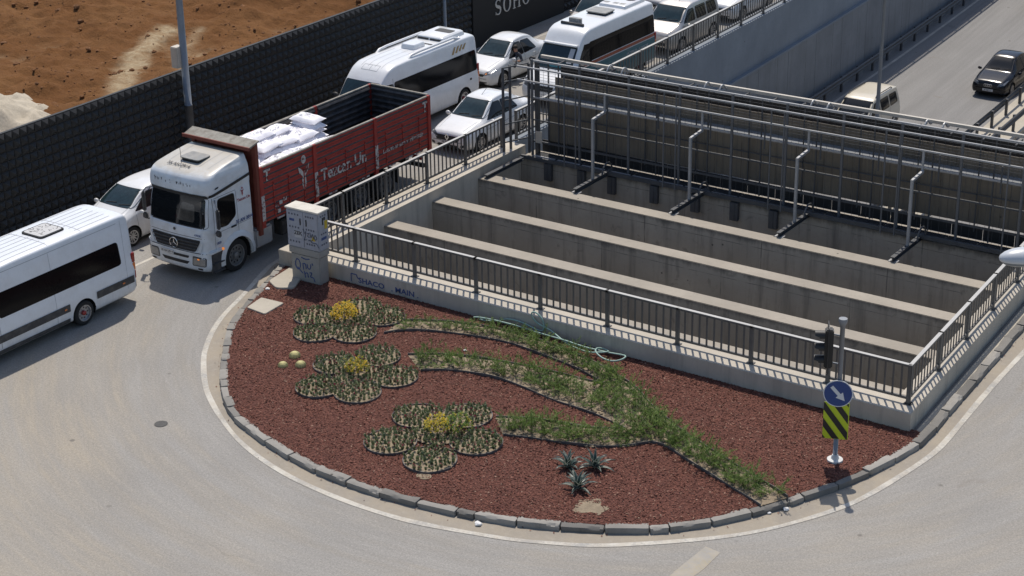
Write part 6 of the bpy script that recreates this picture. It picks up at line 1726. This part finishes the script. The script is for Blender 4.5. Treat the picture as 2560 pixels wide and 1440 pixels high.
# bed
bed0, bed1, bz0, bz1, hw_ = 2.52, 11.12, 1.14, 2.95, 1.24
MB().box((0, (bed0 + bed1) / 2, 1.18), (2.42, bed1 - bed0, .12)).build('bed_floor', 'bed_inner', tk)
MB().box((0, bed0 - .03, 2.3), (2.5, .08, 2.9)).build('headboard', 'rust_red', tk, bevel=.01)
for sx in (1, -1): MB().box((sx * 1.21, bed0 - .06, 2.3), (.14, .16, 2.98)).build('headboard_post', 'rust_red', tk, bevel=.01)
MB().add([(-1.32, bed0 - .42, 3.72), (1.32, bed0 - .42, 3.72), (1.34, bed0 + .02, 3.84), (-1.34, bed0 + .02, 3.84), (-1.32, bed0 - .42, 3.66), (1.32, bed0 - .42, 3.66), (1.34, bed0 + .02, 3.8), (-1.34, bed0 + .02, 3.8)], [(0, 1, 2, 3), (7, 6, 5, 4), (0, 4, 5, 1), (1, 5, 6, 2), (2, 6, 7, 3), (3, 7, 4, 0)]).build('wind_cap', 'dusty_cap', tk)
MB().box((0, bed0 - .43, 3.69), (2.7, .05, .1)).build('cap_lip', 'rust_red', tk)
secs = [bed0 + .06, 5.1, 8.15, bed1 - .06]
nb = 9; bh = (bz1 - bz0 - .06) / nb
for sx in (1, -1):
    for a, b in zip(secs[:-1], secs[1:]):
        dp = MB().box((sx * (hw_ - .02), (a + b) / 2, (bz0 + bz1) / 2), (.02, b - a - .16, bz1 - bz0 - .06)).build('drop_side', 'rust_red', tk)
        MB().box((sx * (hw_ - .034), (a + b) / 2, (bz0 + bz1) / 2), (.006, b - a - .16, bz1 - bz0 - .06)).build('inner_sheet', 'bed_inner', dp)
        for k in range(nb):
            z = bz0 + .03 + bh * (k + .5)
            MB().box((sx * (hw_ + .005), (a + b) / 2, z), (.03, b - a - .16, bh - .003)).build('side_board', 'red_board', dp, bevel=.006)
            m = MB(); m.tube([(sx * (hw_ - .035), a + .09, z), (sx * (hw_ - .035), b - .09, z)], bh * .36, 6); m.build('inner_rib', 'bed_inner', dp)
        MB().box((sx * hw_, (a + b) / 2, bz1 - .01), (.075, b - a - .12, .04)).build('top_rail', 'dusty_cap', dp)
        m = MB()
        for q in np.linspace(a + .55, b - .55, 3):
            MB().box((sx * (hw_ + .028), q, (bz0 + bz1) / 2 - .25), (.02, .05, (bz1 - bz0) * .62)).build('hinge_strap', 'red_board', dp)
            for zz_ in np.linspace(1.4, 2.3, 5): m.box((sx * (hw_ + .042), q, zz_), (.012, .035, .035))
        m.build('bolts', 'chassis', dp)
        for q in (a + .8, (a + b) / 2 + .3, b - .6): MB().box((sx * (hw_ + .03), q, bz0 - .01), (.02, .4, .05)).build('reflector_tape', 'worn_white', tk)
    for i, y in enumerate(secs):
        MB().box((sx * (hw_ + .005), y, (bz0 + bz1) / 2 - .06), (.1, .17, bz1 - bz0 + .14)).build('side_post', 'red_board', tk, bevel=.01)
        if i in (0, 1, 2): MB().box((sx * (hw_ + .062), y, 1.55 + .1), (.02, .14, .8)).build('post_patch', 'worn_white', tk)
dp = MB().box((0, bed1, (bz0 + bz1) / 2), (2.4, .03, bz1 - bz0)).build('tailgate', 'bed_inner', tk)
for k in range(nb):
    z = bz0 + .03 + bh * (k + .5); MB().box((0, bed1 + .03, z), (2.4, .03, bh - .014)).build('tail_board', 'red_board', dp, bevel=.006); MB().tube([(-1.15, bed1 - .03, z), (1.15, bed1 - .03, z)], bh * .36, 6).build('inner_rib', 'bed_inner', dp)
MB().box((0, bed1, bz1 + .01), (2.4, .08, .04)).build('top_rail', 'dusty_cap', dp)
xl = hw_ + .024
text('side_lettering', 'Tezcan Un', .54, 'worn_white', '+x', (xl + .012, 6.5, 1.84), tk, ext=.004, bold=.012, sx=.98)
text('side_lettering', 'Lezzetler size verilmiştir', .22, 'worn_white', '+x', (xl + .012, 9.6, 1.72), tk, ext=.003, bold=.003)
wheat(tk, xl + .008, 4.55, 1.95, .72, 'worn_white')
text('side_lettering', 'T', .5, 'worn_white', '+x', (xl + .012, 2.85, 2.62), tk, ext=.004, bold=.012); text('side_lettering', 'T', .5, 'worn_white', '+x', (xl + .012, 10.85, 2.6), tk, ext=.004, bold=.012)
m = MB()
for y, z in ((3.2, 1.55), (3.4, 1.6), (3.6, 1.66), (3.3, 1.35)): m.box((xl + .012, y, z), (.006, .14, .12))
m.build('worn_stencil', 'worn_white', tk)
# ---- sacks
def sack_mesh(seed):
    r = random.Random(seed); nu, nv = 14, 10; V_ = []; F_ = []
    a, b, h = .46, .29, .1
    for side in (1, -1):
        for i in range(nu + 1):
            for j in range(nv + 1):
                u, v = i / nu * 2 - 1, j / nv * 2 - 1
                e = max(0, (1 - abs(u) ** 3.2)) * max(0, (1 - abs(v) ** 3.2)); zz_ = h * e ** .5
                pin = 1 - .07 * (1 - abs(u)) * abs(v) - .0; pin2 = 1 - .09 * (1 - abs(v)) * abs(u)
                w = .016 * noise.noise(Vector((u * 3 + seed * 7, v * 3, side)))
                V_.append((a * u * pin2, b * v * pin, side * (zz_ + (w if e > .05 else 0)) + .02 * noise.noise(Vector((u * 1.2 + seed, v, 9)))))
    o = (nu + 1) * (nv + 1)
    for s_ in (0, 1):
        for i in range(nu):
            for j in range(nv):
                q = [s_ * o + i * (nv + 1) + j, s_ * o + (i + 1) * (nv + 1) + j, s_ * o + (i + 1) * (nv + 1) + j + 1, s_ * o + i * (nv + 1) + j + 1]; F_.append(tuple(q if s_ == 0 else q[::-1]))
    # print: a few flat strokes on the top
    m = MB().add(V_, F_)
    return m.mesh('flour_sack', 'sack_white', True)
SKM = [sack_mesh(k) for k in range(6)]
def sack_print(seed):
    r = random.Random(seed); m = MB()
    for k in range(9):
        x, y = r.uniform(-.22, .22), r.uniform(-.12, .12); a = r.choice((0, 0, .5, 1.2)); l = r.uniform(.05, .12)
        m.bar((x, y, .118), (x + l * cos(a), y + l * sin(a), .116), .012, .004)
    return m.mesh('print', 'sack_print_grey')
SPM = [sack_print(k) for k in range(4)]
rk2 = random.Random(12); cnt = 0
def sack(x, y, z, rz, stack=False):
    global cnt
    lab = 'white sack in the tall stack at the far side of the truck bed' if stack else 'white sack lying in the load behind the truck headboard'
    o = link('flour_sack', SKM[cnt % 6], None, Vector((x, y, z)) + T0, (rk2.uniform(-.05, .05), rk2.uniform(-.07, .07), rz)); cnt += 1
    o.scale = (1.12, 1.15, 1.15)
    tag(o, lab, 'sack', 'sacks in the tall stack' if stack else 'sacks in the truck bed')
    link('print', SPM[cnt % 4], o)
ny_ = 5
for layer, z in ((0, 2.42), (1, 2.64), (2, 2.82)):
    for i in range(2, -1, -1):
        for j in range(ny_):
            x = -.78 + i * .78 + rk2.uniform(-.03, .03); y = 3.1 + j * .86 + rk2.uniform(-.06, .06) + (.3 if i % 2 else 0)
            if layer == 0 and j not in (0, 3, 4): continue
            if layer == 2 and (i == 2 or j not in (1, 2, 3)): continue
            if y > 7.0 - (i * .25): continue
            sack(x, y, z + rk2.uniform(-.03, .05) + (.12 if i == 0 else 0) + .06 * sin(j * 1.3), pi / 2 + pi * rk2.choice((0, 1)) + rk2.uniform(-.1, .1))
for k in range(5): sack(-.5 + rk2.uniform(-.04, .04), 6.95 + rk2.uniform(-.04, .04), 2.26 + k * .185, rk2.uniform(-.1, .1), True)
for k in range(3): sack(-.62, 6.2, 2.4 + k * .16, rk2.uniform(-.12, .12))
# sack core under the top layer so that the load is solid
for i, x in enumerate((-.78, 0, .78)):
    for j in range(5): sack(x, 3.1 + j * .88, 2.2, pi / 2 + rk2.uniform(-.08, .08))
